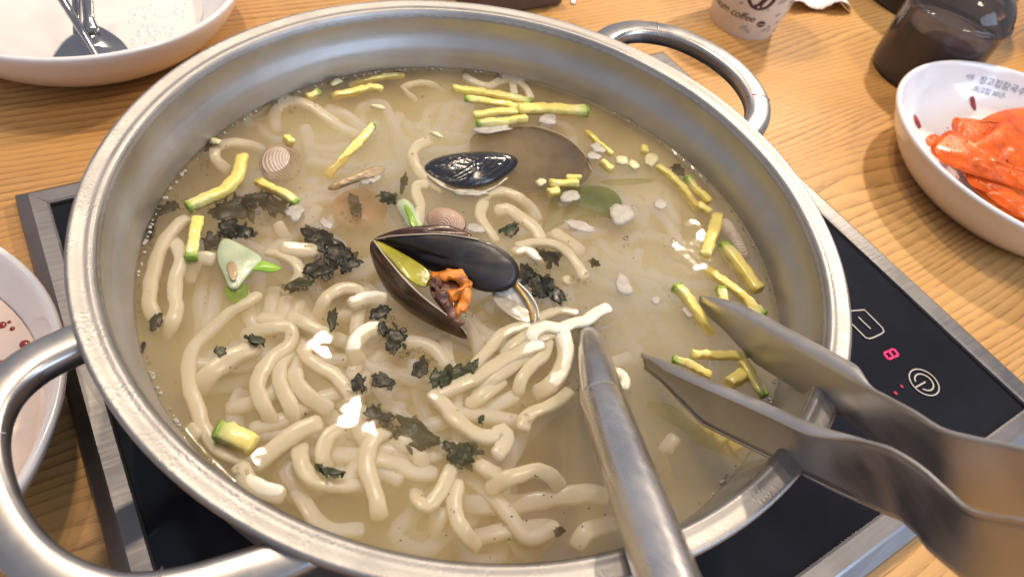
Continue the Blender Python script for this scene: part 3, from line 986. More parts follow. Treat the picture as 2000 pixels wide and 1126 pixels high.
# ================================================================== zucchini
def zucchini(px, wd, label, d=0.0, skin_end=None, tall=0.85):
    """a stick of zucchini; skin_end 0 / 1 is the end that keeps its green skin"""
    pts = [at(p[0], p[1], WZ + ((p[2] if len(p) > 2 else d) - 0.7) * 0.001) for p in px]
    if skin_end == 0:
        pts = pts[::-1]
    pts = resample(pts, 0.0022)
    if len(pts) < 5:
        pts = [pts[0].lerp(pts[-1], i / 4) for i in range(5)]
    s = random.uniform(0, 99)
    W = wd * 0.00082
    for i, p in enumerate(pts):
        p.z += 0.0010 * noise.noise(Vector((i * .22, s, 9)))
        p.x += 0.0007 * noise.noise(Vector((i * .22, s, 12)))
    hw = lambda t: W * (1 + 0.14 * noise.noise(Vector((t * 5, s, 0))))
    hh = lambda t: W * tall * (1 + 0.14 * noise.noise(Vector((t * 5, s, 3))))
    v, f, g = sweep(pts, hw, hh, 16, 3.8, True, Vector((random.uniform(-.4, .4), random.uniform(-.4, .4), 1)).normalized(), 0.3)
    v = [p + Vector((noise.noise(p * 420), noise.noise(p * 420 + Vector((5, 0, 0))), noise.noise(p * 420 + Vector((0, 7, 0))))) * 0.0008 for p in v]
    L = (len(pts) - 1) * 0.0022
    if skin_end is None:
        gg = [0.25 * abs(2 * x - 1) for x in g]
    else:
        k = min(1.0, 0.014 / max(L, 0.001))
        gg = [max(0.0, 1 - (1 - x) / k) for x in g]
    root = tag(obj("zucchini_stick", v, f, M['zuc'], g=gg), label, "zucchini", "zucchini pieces in the soup")
    if skin_end is not None:
        e = pts[-1]
        t = (pts[-1] - pts[-2]).normalized()
        c0 = e - t * (W * 0.05)
        vv, ff, _ = sweep([c0, c0 + t * W * 0.15, c0 + t * W * 0.32], lambda q: W * (1.06 - 0.10 * q), lambda q: W * tall * (1.06 - 0.10 * q), 16, 5.0, True, Vector((0, 0, 1)), 0.3)
        obj("skin", vv, ff, M['zuc_skin'], root)
    return root


ZUC = [
    ("yellow zucchini stick at the far wall nearer the middle", [(650, 189, -2), (690, 180, 0), (720, 171), (746, 174)], 2.9, 0.4, None),
    ("pale zucchini stick lying closest to the far wall", [(682, 168, -3), (720, 157, -1), (752, 150), (788, 147)], 2.6, -0.6, None),
    ("bright yellow zucchini stick slanting right of the striped clam", [(728, 245, 1), (696, 282), (662, 320, -2), (640, 346, -5)], 2.9, 0.6, 0),
    ("long zucchini stick topmost of the bundle at the far wall", [(884, 174), (950, 181), (1004, 193), (1036, 199)], 2.9, 1.8, 1),
    ("zucchini stick second in the bundle with green left tip", [(910, 193), (950, 197), (994, 206), (1020, 211, 0)], 2.6, 0.8, 0),
    ("zucchini stick with crumbs on it in the bundle's middle", [(926, 226), (968, 220), (1012, 216)], 3.1, 1.0, None),
    ("widest zucchini stick pointing right with cut green end", [(1012, 214), (1060, 212), (1104, 214), (1146, 218)], 4.3, 1.6, 1),
    ("lowest zucchini stick of the far bundle, edged with foam", [(934, 241), (976, 238), (1028, 231)], 3.2, 1.4, 0),
    ("pale zucchini sliver half sunk right of the big dark shell", [(1147, 258, -2), (1168, 278, 0), (1196, 301)], 2.5, 0.0, None),
    ("small zucchini cube among crumbs at the right", [(1176, 315), (1194, 331)], 3.2, 0.8, None),
    ("small zucchini cube near the far right wall", [(1258, 287), (1260, 299)], 3.2, 0.4, None),
    ("long curved yellow zucchini strip along the right wall", [(1286, 325), (1308, 344), (1332, 364), (1352, 392, -2), (1366, 408, -4)], 3.2, 0.8, None),
    ("zucchini stick with bright green tip at the right wall", [(1342, 346), (1358, 368), (1384, 394)], 3.0, 1.0, 0),
    ("deep yellow zucchini end below the green tipped one", [(1364, 399), (1386, 415)], 2.8, 0.6, None),
    ("broad zucchini piece beside the white glare at the right", [(1402, 424, -2), (1392, 456), (1376, 500)], 4.4, 0.0, None),
    ("plump golden zucchini stick against the right wall", [(1414, 480, -1), (1446, 518), (1482, 566)], 4.6, 1.0, 0),
    ("long pale zucchini stick slanting to the tongs", [(1382, 530, -3), (1424, 557), (1460, 588), (1490, 614)], 3.2, 1.0, 1),
    ("zucchini stick with green top left of the upper tong tip", [(1322, 560), (1342, 582), (1364, 614), (1388, 650, -5)], 4.0, 0.8, 0),
    ("short green zucchini stub above the upper tong arm", [(1408, 564), (1416, 602)], 3.4, 0.2, 0),
    ("pale zucchini bit wedged between tong arm and right wall", [(1450, 606), (1474, 618), (1494, 632)], 3.2, 0.6, None),
    ("yellow zucchini stick lying level between the tong arms", [(1352, 692), (1390, 693), (1430, 694), (1458, 699)], 2.8, 1.0, None),
    ("thin zucchini stick with green left tip along the lower tong arm", [(1316, 701), (1348, 712), (1388, 733)], 2.6, 0.8, 0),
    ("zucchini stick dropping to the wall with green lower end", [(1450, 706), (1466, 732), (1482, 756), (1493, 772)], 2.8, 1.4, 1),
    ("broad zucchini lump behind the lower tong arm", [(1424, 748), (1454, 730)], 4.2, -0.6, None),
    ("sunken yellow zucchini rib right of the ladle, topmost", [(1372, 816, -6), (1392, 842, -6)], 3.4, -6, None),
    ("sunken yellow zucchini rib right of the ladle, middle", [(1396, 834, -6), (1414, 862, -6)], 3.4, -6, None),
    ("sunken yellow zucchini rib right of the ladle, lowest", [(1422, 848, -6), (1442, 876, -6)], 3.4, -6, None),
    ("thick bent zucchini stick with bubbles at the left wall", [(474, 306), (466, 340), (440, 370), (404, 388), (370, 402)], 3.7, 1.6, 1),
    ("zucchini stick with green lower end above the dark seaweed", [(502, 356, -2), (544, 373), (578, 393)], 3.0, 1.0, 1),
    ("wide upright zucchini stick under the thick bent one", [(384, 428, 0), (378, 466), (373, 503)], 3.6, 1.0, 1),
    ("thick zucchini chunk with bright green skin at lower left", [(424, 842), (458, 852), (494, 870)], 5.2, 1.0, 0),
    ("tiny zucchini cube above the striped clam", [(560, 268), (568, 280)], 3.0, 0.0, None),
    ("greenish zucchini sliver near the far left wall", [(600, 192, -1), (622, 180, 0)], 3.0, 0.0, 1),
    ("level zucchini stick with crumbs above the sunken green leaf", [(1075, 357), (1128, 357)], 2.9, 1.0, None),
    ("thin zucchini stick just behind the level crumbed one", [(1106, 347), (1136, 347)], 2.3, 0.6, None),
    ("zucchini bit next to the grey foam above the sunken leaf", [(1072, 376), (1092, 371)], 3.0, 0.6, None),
]
for lab, px, wd, d, se in ZUC:
    zucchini(px, wd, lab, d, se)


# ================================================================== floating scraps
def blob(name, px, py, rx, ry, mat, label, cat, group, d=0.4, th=0.6, rot=0.0, jag=0.3, n=18, crumple=0.6, kind=None, seg=3, shreds=0):
    """irregular flat scrap; rx, ry half sizes in photo pixels, th thickness and d height in mm"""
    s = random.uniform(0, 200)
    out = []
    for i in range(n):
        a = 2 * math.pi * i / n
        k = 1 + jag * noise.noise(Vector((math.cos(a) * 1.5, math.sin(a) * 1.5, s))) + jag * 0.30 * noise.noise(Vector((math.cos(a) * 7, math.sin(a) * 7, s + 9))) + jag * 0.12 * random.uniform(-1, 1)
        x, y = math.cos(a) * rx * k, math.sin(a) * ry * k
        out.append((px + x * math.cos(rot) - y * math.sin(rot), py + x * math.sin(rot) + y * math.cos(rot)))
    base = WZ + d * 0.001
    v, f = [], []
    parts = [(out, base)]
    if shreds:
        shrunk = [(px + (a - px) * 0.8, py + (b - py) * 0.8) for a, b in out]
        parts = [(shrunk, base)]
        for q in range(shreds):
            al = random.uniform(0, 6.283)
            e1, e2 = math.cos(al) * rx * random.uniform(.5, 1.05), math.sin(al) * ry * random.uniform(.5, 1.05)
            ox, oy = px + e1 * math.cos(rot) - e2 * math.sin(rot), py + e1 * math.sin(rot) + e2 * math.cos(rot)
            k1, k2, tw = random.uniform(.18, .42), random.uniform(.07, .2), random.uniform(0, 3.14)
            m_ = 12
            sh = []
            for w_ in range(m_):
                t = 2 * math.pi * w_ / m_
                x, y = math.cos(t) * rx * k1 * random.uniform(.75, 1.2), math.sin(t) * max(rx, ry) * k2 * random.uniform(.6, 1.3)
                sh.append((ox + x * math.cos(tw) - y * math.sin(tw), oy + x * math.sin(tw) + y * math.cos(tw)))
            parts.append((sh, base + random.uniform(-0.0022, 0.0004)))
    for outl, bz in parts:
        P = [at(a, b, bz) for a, b in outl]
        n = len(P)
        c = sum(P, Vector()) / n
        o0 = len(v)
        for layer in (1, 0):
            for r in range(seg):
                k = 1 - r / seg
                for p in P:
                    q = c + (p - c) * k
                    z = crumple * 0.0014 * noise.noise(Vector((q.x * 170, q.y * 170, s)))
                    v.append(Vector((q.x, q.y, bz + z + (layer * th * 0.001 * (1 if r else 0.55)))))
            v.append(Vector((c.x, c.y, bz + layer * th * 0.001 + crumple * 0.0014 * noise.noise(Vector((c.x * 170, c.y * 170, s))))))
        B = seg * n + 1
        for off in (o0, o0 + B):
            for r in range(seg - 1):
                for i in range(n):
                    j = (i + 1) % n
                    f.append((off + r * n + i, off + r * n + j, off + (r + 1) * n + j, off + (r + 1) * n + i))
            for i in range(n):
                f.append((off + (seg - 1) * n + i, off + (seg - 1) * n + (i + 1) % n, off + seg * n))
        for i in range(n):
            j = (i + 1) % n
            f.append((o0 + i, o0 + j, o0 + B + j, o0 + B + i))
    return tag(obj(name, v, f, mat), label, cat, group, kind)


G = M['gim']
SEA = [
    ("largest black seaweed clump under the thick zucchini stick", 455, 408, 52, 24, -2.0, -0.25, 0),
    ("black seaweed scrap between clump and striped clam", 500, 388, 30, 16, -1.0, -0.2, 0),
    ("seaweed scrap with jagged edge above the green onion slice", 446, 446, 26, 22, 0.2, 0.3, 0),
    ("small seaweed scrap right of the green onion's top corner", 478, 452, 22, 13, 0.2, 0.1, 0),
    ("seaweed scrap between upright zucchini and green onion", 412, 470, 18, 26, -1.5, 0.2, 0),
    ("seaweed scrap trailing right below the zucchini stick with green end", 540, 402, 34, 17, -2.5, 0.4, 0),
    ("seaweed patch stuck at the left wall above the long noodle", 288, 448, 18, 36, -0.6, 0.45, 0),
    ("faint seaweed scrap left of the bent zucchini tip", 326, 408, 24, 11, -2.0, -0.5, 0),
    ("square seaweed flake at the foot of the long left noodle", 303, 630, 15, 22, -0.6, 0.3, 0),
    ("tiny seaweed sliver against the left wall", 279, 677, 6, 12, 0.0, 0.1, 0),
    ("broad seaweed clump left of the open mussel, uppermost", 622, 470, 38, 22, -0.8, 0.5, 0),
    ("seaweed clump touching the open mussel's hinge side", 658, 494, 36, 24, 0.2, 0.3, 0),
    ("ragged seaweed clump below the plump white lump", 628, 522, 40, 20, -0.6, -0.2, 0),
    ("seaweed shreds between ring noodle and plump white lump", 588, 552, 34, 13, -1.2, -0.35, 1),
    ("frilly seaweed scrap just left of the brown mussel valve", 682, 518, 22, 14, 0.6, -0.4, 0),
    ("upright seaweed strip inside the ring noodle", 650, 622, 11, 27, -0.5, 0.05, 1),
    ("small green seaweed bit above the diagonal thick noodle", 431, 686, 17, 11, 0.6, -0.2, 1),
    ("small green seaweed bit on the hook bend noodle", 502, 664, 21, 10, 1.4, 0.25, 1),
    ("black seaweed lump under the C-shaped noodle's upper end", 770, 662, 24, 28, -0.2, 0.3, 0),
    ("glossy seaweed fold between plump noodle and mussel", 744, 610, 26, 12, 0.6, -0.5, 0),
    ("seaweed bit at the C-shaped noodle's tip", 748, 640, 10, 17, 1.0, -0.2, 0),
    ("seaweed scrap below the C-shaped noodle, left one", 700, 748, 16, 22, 0.0, 0.3, 0),
    ("seaweed scrap below the C-shaped noodle, right one", 746, 744, 32, 14, -0.6, 0.15, 0),
    ("bubbly seaweed scrap in the broth under the mussel", 822, 716, 18, 27, -0.6, 0.5, 0),
    ("long dark seaweed strip along the noodle strand to the ladle", 886, 730, 50, 9, 0.2, -0.33, 1),
    ("seaweed scrap beside the biggest white glare", 738, 810, 32, 14, -1.0, 0.2, 0),
    ("broad dark seaweed sheet under the broth in the near middle", 806, 846, 62, 26, -1.6, 0.35, 1),
    ("squarish dark seaweed sheet right of the broad one", 900, 884, 40, 26, -0.6, 0.3, 1),
    ("thin twisted seaweed scrap on the curved noodle at lower left", 646, 919, 30, 8, 1.8, 0.15, 1),
    ("black seaweed heap right of the open mussel", 1058, 560, 36, 24, 0.2, 0.55, 0),
    ("frayed seaweed end right of the heap near a noodle knob", 1088, 576, 24, 13, 0.8, 0.5, 0),
    ("dark seaweed patch under the pointed white noodle", 1028, 536, 26, 16, -0.4, 0.5, 0),
    ("smooth dark seaweed leaf inside the noodle arc", 1068, 500, 34, 11, -0.4, 0.35, 0),
    ("little green seaweed curl at the open mussel's rounded end", 996, 448, 20, 12, 0.8, -0.3, 1),
    ("seaweed stick left of the hooked noodle behind the mussel", 788, 356, 9, 22, -1.2, 0.25, 1),
    ("green seaweed scrap beside the green onion stub", 756, 386, 20, 14, 0.2, 0.4, 1),
    ("grey sunken seaweed scrap right of the foam at far centre left", 692, 402, 13, 22, -4.0, -0.2, 0),
    ("tiny seaweed square on the wavy white noodle", 939, 818, 8, 10, 1.2, 0.2, 1),
    ("faint seaweed shred right of the noodle arc", 1161, 513, 15, 9, -0.6, 0.6, 1),
    ("dark seaweed bit near the bent noodle by the ladle shaft", 1092, 1036, 13, 10, -4.0, 0.1, 0),
    ("dark seaweed scrap between yellow strip and right wall", 1322, 334, 17, 15, -1.0, 0.2, 0),
]
for lab, x, y, rx, ry, d, rot, gr in SEA:
    blob("seaweed_flake", x, y, rx, ry, M['gim_green'] if gr else G, lab, "seaweed", "seaweed flakes in the soup", d - 0.7, 0.25, rot, 0.60, 54, 0.5, None, 5, 10 if rx > 19 else 3)

FOAM = [
    ("round grey foam patch with a crack near the right side", 1212, 418, 24, 21, 0.1), ("oblong foam patch right of the arching noodle", 1132, 441, 30, 9, 0.3),
    ("ragged foam patch in the open tan broth", 1218, 556, 15, 24, -0.4), ("grey foam patch below the green tipped zucchini at left", 574, 414, 20, 15, 0.0),
    ("grey foam beside the crumbed zucchini over the sunken leaf", 1112, 384, 19, 12, -0.1), ("foam strip along the lowest zucchini of the far bundle", 962, 252, 40, 8, -0.1),
    ("pale foam scrap under the widest zucchini stick", 1070, 232, 20, 11, 0.0), ("small foam patch with glint near the yellow strip", 1290, 399, 12, 10, 0.0),
    ("tiny bubbly foam fleck in the tan broth left of the tongs", 1281, 586, 9, 8, 0.0), ("grey foam fleck on the pale zucchini sliver", 1170, 288, 15, 10, 0.3),
    ("bubbly foam patch on the tan clam", 722, 347, 24, 12, -0.3), ("small foam shred left of the open mussel's hinge", 636, 436, 15, 8, 0.6),
    ("foam line under the black mussel", 920, 376, 34, 6, 0.05), ("pale foam patch beside the open mussel's rounded end", 928, 446, 18, 9, 0.2),
    ("foam patch between the tong tip zucchini and broth", 1346, 608, 14, 10, 0.6), ("small foam fleck below the far zucchini sliver", 1160, 305, 14, 7, 0.2),
]
for lab, x, y, rx, ry, rot in FOAM:
    blob("foam_patch", x, y, rx, ry, M['foam'], lab, "foam", "foam patches on the broth", 0.0, 0.35, rot, 0.34, 40, 0.10)
EGG = [("pale crumb left of two others by the zucchini cube", 1213, 314, 13, 9), ("pale crumb in the middle of the trio by the right wall", 1236, 324, 12, 8),
       ("largest pale crumb by the cube near the far right wall", 1270, 312, 14, 12), ("pale crumb left of the level zucchini stick", 1056, 357, 10, 6),
       ("pale oval crumb near the far left wall", 655, 163, 12, 5), ("pale oval crumb touching the left wall by the hooked noodle", 420, 277, 12, 6),
       ("white crumb on the broth above the black mussel", 852, 264, 12, 4), ("white flat crumb at the far wall below the ring noodle", 738, 210, 16, 3)]
for lab, x, y, rx, ry in EGG:
    blob("pale_crumb", x, y, rx, ry, M['egg'], lab, "crumb", "pale crumbs in the soup", 0.2, 1.6, random.uniform(-.4, .4), 0.4, 14, 0.5)

# fine specks, oil eyes and bubbles: more than anyone could count
sp, bu = ([], []), ([], [])
for i in range(170):
    a, r = random.uniform(0, 6.283), 0.155 * math.sqrt(random.random())
    c = Vector((r * math.cos(a), r * math.sin(a), WZ - random.uniform(-0.1, 3.0) * 0.001))
    add(sp, ico(c, random.uniform(0.00015, 0.0005), 0.6, 0))
tag(obj("seaweed_specks", *sp, M['gim_green'], smooth=False), "fine dark specks drifting in the broth", "specks", kind='stuff')
clusters = [(384, 300, 14), (395, 322, 8), (290, 450, 14), (280, 470, 8), (360, 392, 8), (430, 384, 8), (405, 392, 8), (466, 240, 6), (630, 480, 22), (660, 520, 24),
            (610, 470, 14), (590, 560, 10), (720, 345, 26), (690, 420, 10), (770, 400, 10), (745, 620, 12), (800, 690, 26), (830, 712, 14), (700, 760, 12), (740, 752, 12),
            (1060, 560, 20), (1090, 585, 12), (1040, 530, 8), (1140, 545, 8), (920, 374, 18), (950, 360, 10), (1120, 660, 8), (1118, 745, 10), (1025, 815, 8), (1218, 755, 5),
            (455, 925, 8), (1060, 210, 8), (960, 215, 10), (480, 400, 12), (510, 415, 8), (580, 415, 8), (1300, 480, 10), (1240, 470, 10), (560, 205, 9), (735, 800, 14), (870, 860, 8)]
for x, y, n in clusters:
    for i in range(n):
        r = abs(random.gauss(0, 0.0003)) + 0.00035
        c = at(x + random.gauss(0, 14), y + random.gauss(0, 9), WZ + random.uniform(-0.0002, 0.0008))
        if c.xy.length < 0.161:
            add(bu, ico(c, r, 0.9, 1))
for i in range(150):
    a, r = random.uniform(0, 6.283), 0.158 * math.sqrt(random.random())
    add(bu, ico((r * math.cos(a), r * math.sin(a), WZ), random.uniform(0.0002, 0.0006), 0.9, 1))
for i in range(90):                      # along the waterline
    a = random.uniform(0, 6.283)
    add(bu, ico((0.1615 * math.cos(a), 0.1615 * math.sin(a), WZ + 0.0003), random.uniform(0.0003, 0.0008), 0.9, 1))
sc = ([], [])
for i in range(260):
    a = random.uniform(0, 6.283)
    if noise.noise(Vector((math.cos(a) * 3, math.sin(a) * 3, 4))) > -0.05:
        r = random.uniform(.1612, .1626)
        add(sc, ico((r * math.cos(a), r * math.sin(a), WZ + .0006), random.uniform(.0004, .0011), 0.6, 1))
tag(obj("scum_line", *sc, M['foam']), "broken line of scum where the broth meets the pot wall", "scum", kind='stuff')
tag(obj("bubbles", *bu, M['bubble']), "tiny glinting bubbles scattered over the broth", "bubbles", kind='stuff')


# ================================================================== shellfish
def P3(l):
    return [at(a, b, WZ + h * 0.001) for a, b, h in l]


def plate(name, pts, mats, parent=None, bulge=3.0, thick=0.9, umbo=0, flat=2.0, rings=9, rough=0.0, face=None, jag=0.0):
    c = sum(pts, Vector()) / len(pts)
    v, f, g, fm = dome(pts, bulge * .001, thick * .001, rings, face or (CAM - c).normalized(), umbo, rough * .001, 3, flat, jag)
    return obj(name, v, f, None, parent, g=g, mats=mats, fm=fm)


def cord(name, pts, r, mat, parent=None, hh=None, step=0.0012, n=8, ruffle=0.0):
    p = resample(pts, step)
    rr = r if callable(r) else (lambda t: r * .001)
    v, f, _ = sweep(p, rr, hh or rr, n, 2.0)
    if ruffle:
        v = [q + Vector((noise.noise(q * 260), noise.noise(q * 260 + Vector((5, 0, 0))), noise.noise(q * 260 + Vector((0, 7, 0))))) * ruffle for q in v]
    return obj(name, v, f, mat, parent)


MS = [M['mussel_out'], M['nacre_dark'], M['edge']]
MB = [M['mussel_brown'], M['nacre_dark'], M['edge']]
mus = tag(empty("mussel", at(840, 560, WZ - 0.008)), "open mussel with orange flesh gaping in the middle of the soup", "mussel", "mussels in the soup")
far = [(730, 466, 7), (765, 461, 13), (810, 458, 17), (860, 457, 19), (905, 462, 19), (950, 471, 17), (985, 489, 14), (1008, 512, 11), (1014, 532, 8),
       (1006, 555, 5), (985, 568, 3), (950, 570, 2), (918, 560, 2), (890, 548, 2), (850, 532, 3), (810, 514, 4), (770, 490, 5), (742, 473, 6)]
plate("valve", P3(far), MS, mus, 5.0, 1.0)
lip = [(736, 462, 7), (780, 447, 13), (830, 440, 16.5), (880, 441, 18.5), (922, 458, 18), (905, 463, 18.6), (860, 458, 18.6), (800, 460, 15.6), (750, 466, 10)]
plate("shell_lip", P3(lip), MB, mus, 1.0, 0.6)
cord("shell_edge", P3([(734, 467, 8.2), (765, 461, 13.4), (810, 458, 17.4), (860, 457, 19.4), (905, 462, 19.4), (935, 468, 18)]), 0.33, M['edge'], mus)
near = [(729, 470, 10), (752, 500, 12), (790, 545, 13), (830, 583, 12), (870, 613, 9), (900, 638, 5), (912, 662, -4), (880, 652, -6), (840, 634, -7),
        (800, 610, -7), (765, 580, -6), (742, 545, -4), (728, 510, 0), (722, 485, 6)]
plate("valve", P3(near), MB, mus, 4.0, 1.0, flat=1.6)
cord("shell_edge", P3([(731, 471, 10.6), (752, 500, 12.6), (790, 545, 13.6), (830, 583, 12.6), (870, 613, 9.6), (900, 638, 5.6)]), 0.42, M['edge'], mus)
green = [(734, 470, 9), (760, 480, 10), (800, 502, 11), (830, 522, 11), (843, 540, 10), (836, 557, 11), (815, 556, 12), (790, 537, 12.6), (762, 506, 12), (744, 486, 11)]
plate("flesh", P3(green), [M['meat_green']] * 3, mus, 1.6, 1.2)
core = plate("frill", P3([(842, 548, 8), (862, 536, 9), (890, 548, 9), (902, 568, 9), (896, 596, 8), (888, 618, 6), (900, 636, 4.5), (878, 618, 8), (858, 596, 10), (842, 572, 11)]),
             [M['meat_brown']] * 3, mus, 2.4, 1.0, rough=0.9)
cord("orange_lobe", P3([(846, 541, 10), (872, 537, 11.5), (896, 541, 12), (910, 552, 12), (906, 566, 11.4), (890, 574, 11.4), (874, 582, 11)]), lambda t: .0030 + .0008 * math.sin(t * 6), M['meat_orange'], mus, lambda t: .0021, .0006, 14, .0022)
cord("orange_lobe", P3([(907, 574, 10), (908, 588, 9.4), (900, 600, 8.6), (890, 610, 7.4)]), lambda t: .0036 * (1 - .45 * t), M['meat_orange'], mus, None, .0006, 14, .0022)
cord("dark_frill", P3([(851, 546, 11.5), (850, 562, 12), (862, 580, 11.6), (872, 598, 10.4), (884, 618, 8.2), (896, 632, 6)]), lambda t: .0022 + .0006 * math.sin(t * 19), M['meat_brown'], mus, None, .0006, 12, .0024)

m2 = tag(empty("mussel", at(950, 330, WZ - 0.008)), "black mussel half sunk beneath the far zucchini bundle", "mussel", "mussels in the soup")
plate("valve", P3([(829, 326, 0), (852, 308, 2), (900, 298, 4), (960, 296, 4), (1000, 303, 2), (1012, 318, 0), (990, 342, -1), (955, 362, -1.5), (915, 370, -1.5), (872, 360, -1), (843, 343, -.5)]),
      [M['mussel_black'], M['nacre_dark'], M['edge']], m2, 5.5, 1.0, rough=0.35, face=Vector((-.1, -.25, 1)).normalized())
cord("shell_edge", P3([(836, 344, -.2), (868, 366, -.2), (912, 377, -.1), (958, 370, -.1), (990, 348, -.2)]), 0.7, M['edge'], m2)
plate("valve", P3([(925, 262, -4), (985, 250, -3), (1045, 247, -3.4), (1098, 264, -3.4), (1140, 298, -3.8), (1156, 332, -5), (1130, 362, -6), (1060, 378, -8), (1000, 372, -8), (950, 340, -7), (920, 300, -6)]),
      [M['nacre_dark'], M['mussel_out'], M['edge']], m2, -2.0, 1.0)
cord("shell_edge", P3([(1020, 248, -3), (1048, 248, -2.2), (1098, 265, -2.1), (1138, 297, -2.4), (1155, 332, -4)]), 0.55, M['edge'], m2)

m3 = tag(empty("mussel", at(1008, 592, WZ - 0.004)), "pale pearly mussel half shell peeking out below the open mussel's round end", "mussel", "mussels in the soup")
plate("valve", P3([(962, 572, 0), (985, 560, 2), (1005, 548, 3), (1030, 570, 3), (1046, 596, 2), (1050, 618, 1), (1040, 632, 0), (1018, 628, -1), (990, 612, -1.5), (968, 592, -1)]),
      [M['nacre'], M['mussel_out'], M['edge']], m3, -1.2, 0.9)
cord("golden_band", P3([(1006, 555, 2.8), (1026, 582, 2.8), (1038, 608, 2.2), (1040, 626, 1.2)]), lambda t: .0012, M['gold'], m3)
cord("shell_edge", P3([(1008, 549, 3.4), (1032, 572, 3.5), (1048, 598, 2.6), (1052, 620, 1.4)]), 0.6, M['nacre'], m3)


def ell(cx, cy, rx, ry, hl, hrr, n=14, rot=0.0):
    out = []
    for i in range(n):
        a = 2 * math.pi * i / n
        x, y = math.cos(a) * rx, math.sin(a) * ry
        h = (hl + hrr) / 2 + (hrr - hl) / 2 * math.cos(a)
        out.append((cx + x * math.cos(rot) - y * math.sin(rot), cy + x * math.sin(rot) + y * math.cos(rot), h))
    return P3(out)


UPV = Vector((0, 0, 1))
tag(plate("clam", ell(548, 318, 42, 38, -0.6, -6.0), [M['clam'], M['nacre'], M['edge']], None, 5.0, 1.0, 0, face=UPV), "pale clam with dark striped ridges near the left wall", "clam", "clams in the soup")
tag(plate("clam", ell(872, 432, 40, 25, 1, -1, rot=.3), [M['clam_pink'], M['nacre'], M['edge']], None, 6.0, 1.0, 4, face=UPV), "pinkish ridged clam just behind the open mussel", "clam", "clams in the soup")
tag(plate("clam", P3([(640, 366, -1), (670, 348, 1), (710, 332, 2.5), (742, 323, 3), (752, 332, 1), (732, 347, 0), (690, 358, -1), (655, 371, -2)]), [M['clam_tan'], M['nacre'], M['edge']], None, 2.2, 0.8, 3, face=UPV),
    "tan clam edge with bubbly foam on it, right of the striped clam", "clam", "clams in the soup")
tag(plate("clam", ell(702, 408, 54, 40, -11, -11), [M['clam_meat'], M['clam_meat'], M['edge']], None, 3.0, 1.0, 2, rough=1.2, face=UPV), "brownish sunken clam with dark spots left of the green onion stub", "clam", "clams in the soup")
tag(plate("clam", P3([(1408, 428, 0), (1424, 428, 1.6), (1441, 448, 2), (1456, 478, 1.4), (1464, 502, 0), (1447, 502, -1), (1426, 474, -1), (1410, 448, -1)]), [M['clam'], M['nacre'], M['edge']], None, 2.6, 0.8, 0, face=UPV),
    "narrow striped clam lying against the right pot wall", "clam", "clams in the soup")

# ================================================================== green onion
o1 = tag(plate("green_onion_slice", P3([(426, 480, .6), (440, 465, 1), (472, 478, 1.4), (511, 503, 1.2), (494, 524, 1), (476, 546, .6), (462, 563, 0), (448, 561, 0), (436, 535, .4), (424, 506, .4)]),
               [M['onion']] * 3, None, 1.0, 1.2, 0, face=UPV, rough=.5), "large pale green onion slice with bright green ends at left", "green onion", "green onion in the soup")
plate("core", P3([(444, 516, 1.6), (457, 511, 1.8), (464, 528, 1.7), (460, 546, 1.4), (449, 544, 1.4)]), [M['clam_tan']] * 3, o1, 0.3, 0.5, face=UPV)
plate("leaf", P3([(500, 508, .8), (522, 511, .8), (549, 523, .2), (530, 531, 0), (506, 528, .4), (492, 525, .6)]), [M['onion_green']] * 3, o1, 0.8, 0.8, face=UPV)
plate("leaf", P3([(440, 560, -2), (462, 566, -1.2), (478, 552, -1.2), (484, 574, -2.5), (464, 592, -3.4), (446, 584, -3.4)]), [M['onion_green']] * 3, o1, 0.8, 0.8, face=UPV)
o2 = tag(plate("green_onion_slice", P3([(774, 398, 0), (788, 387, 1), (806, 400, 1.4), (817, 424, 1.4), (824, 442, 1), (802, 446, .4), (786, 424, 0)]), [M['onion']] * 3, None, 1.4, 1.2, face=UPV),
         "green onion stub with a green stripe behind the open mussel", "green onion", "green onion in the soup")
plate("leaf", P3([(789, 401, 2), (797, 402, 2.4), (808, 420, 2.6), (816, 440, 2.2), (804, 442, 2), (797, 422, 2.2)]), [M['onion_green']] * 3, o2, 0.4, 0.5, face=UPV)
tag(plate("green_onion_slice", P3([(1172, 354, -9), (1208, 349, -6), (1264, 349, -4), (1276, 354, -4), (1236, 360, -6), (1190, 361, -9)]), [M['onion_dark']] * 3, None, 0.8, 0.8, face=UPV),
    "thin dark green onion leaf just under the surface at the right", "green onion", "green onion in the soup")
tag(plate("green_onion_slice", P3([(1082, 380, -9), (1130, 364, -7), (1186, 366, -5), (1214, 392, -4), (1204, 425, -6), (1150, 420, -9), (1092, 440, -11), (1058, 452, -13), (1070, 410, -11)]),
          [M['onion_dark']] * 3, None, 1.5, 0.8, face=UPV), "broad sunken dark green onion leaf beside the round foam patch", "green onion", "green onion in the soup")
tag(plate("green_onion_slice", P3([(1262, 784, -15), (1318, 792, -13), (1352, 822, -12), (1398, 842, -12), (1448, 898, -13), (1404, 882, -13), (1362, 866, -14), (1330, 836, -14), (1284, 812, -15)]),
          [M['onion_dark']] * 3, None, 1.0, 0.8, face=UPV), "sunken dark green leaf beneath the yellow zucchini ribs", "green onion", "green onion in the soup")

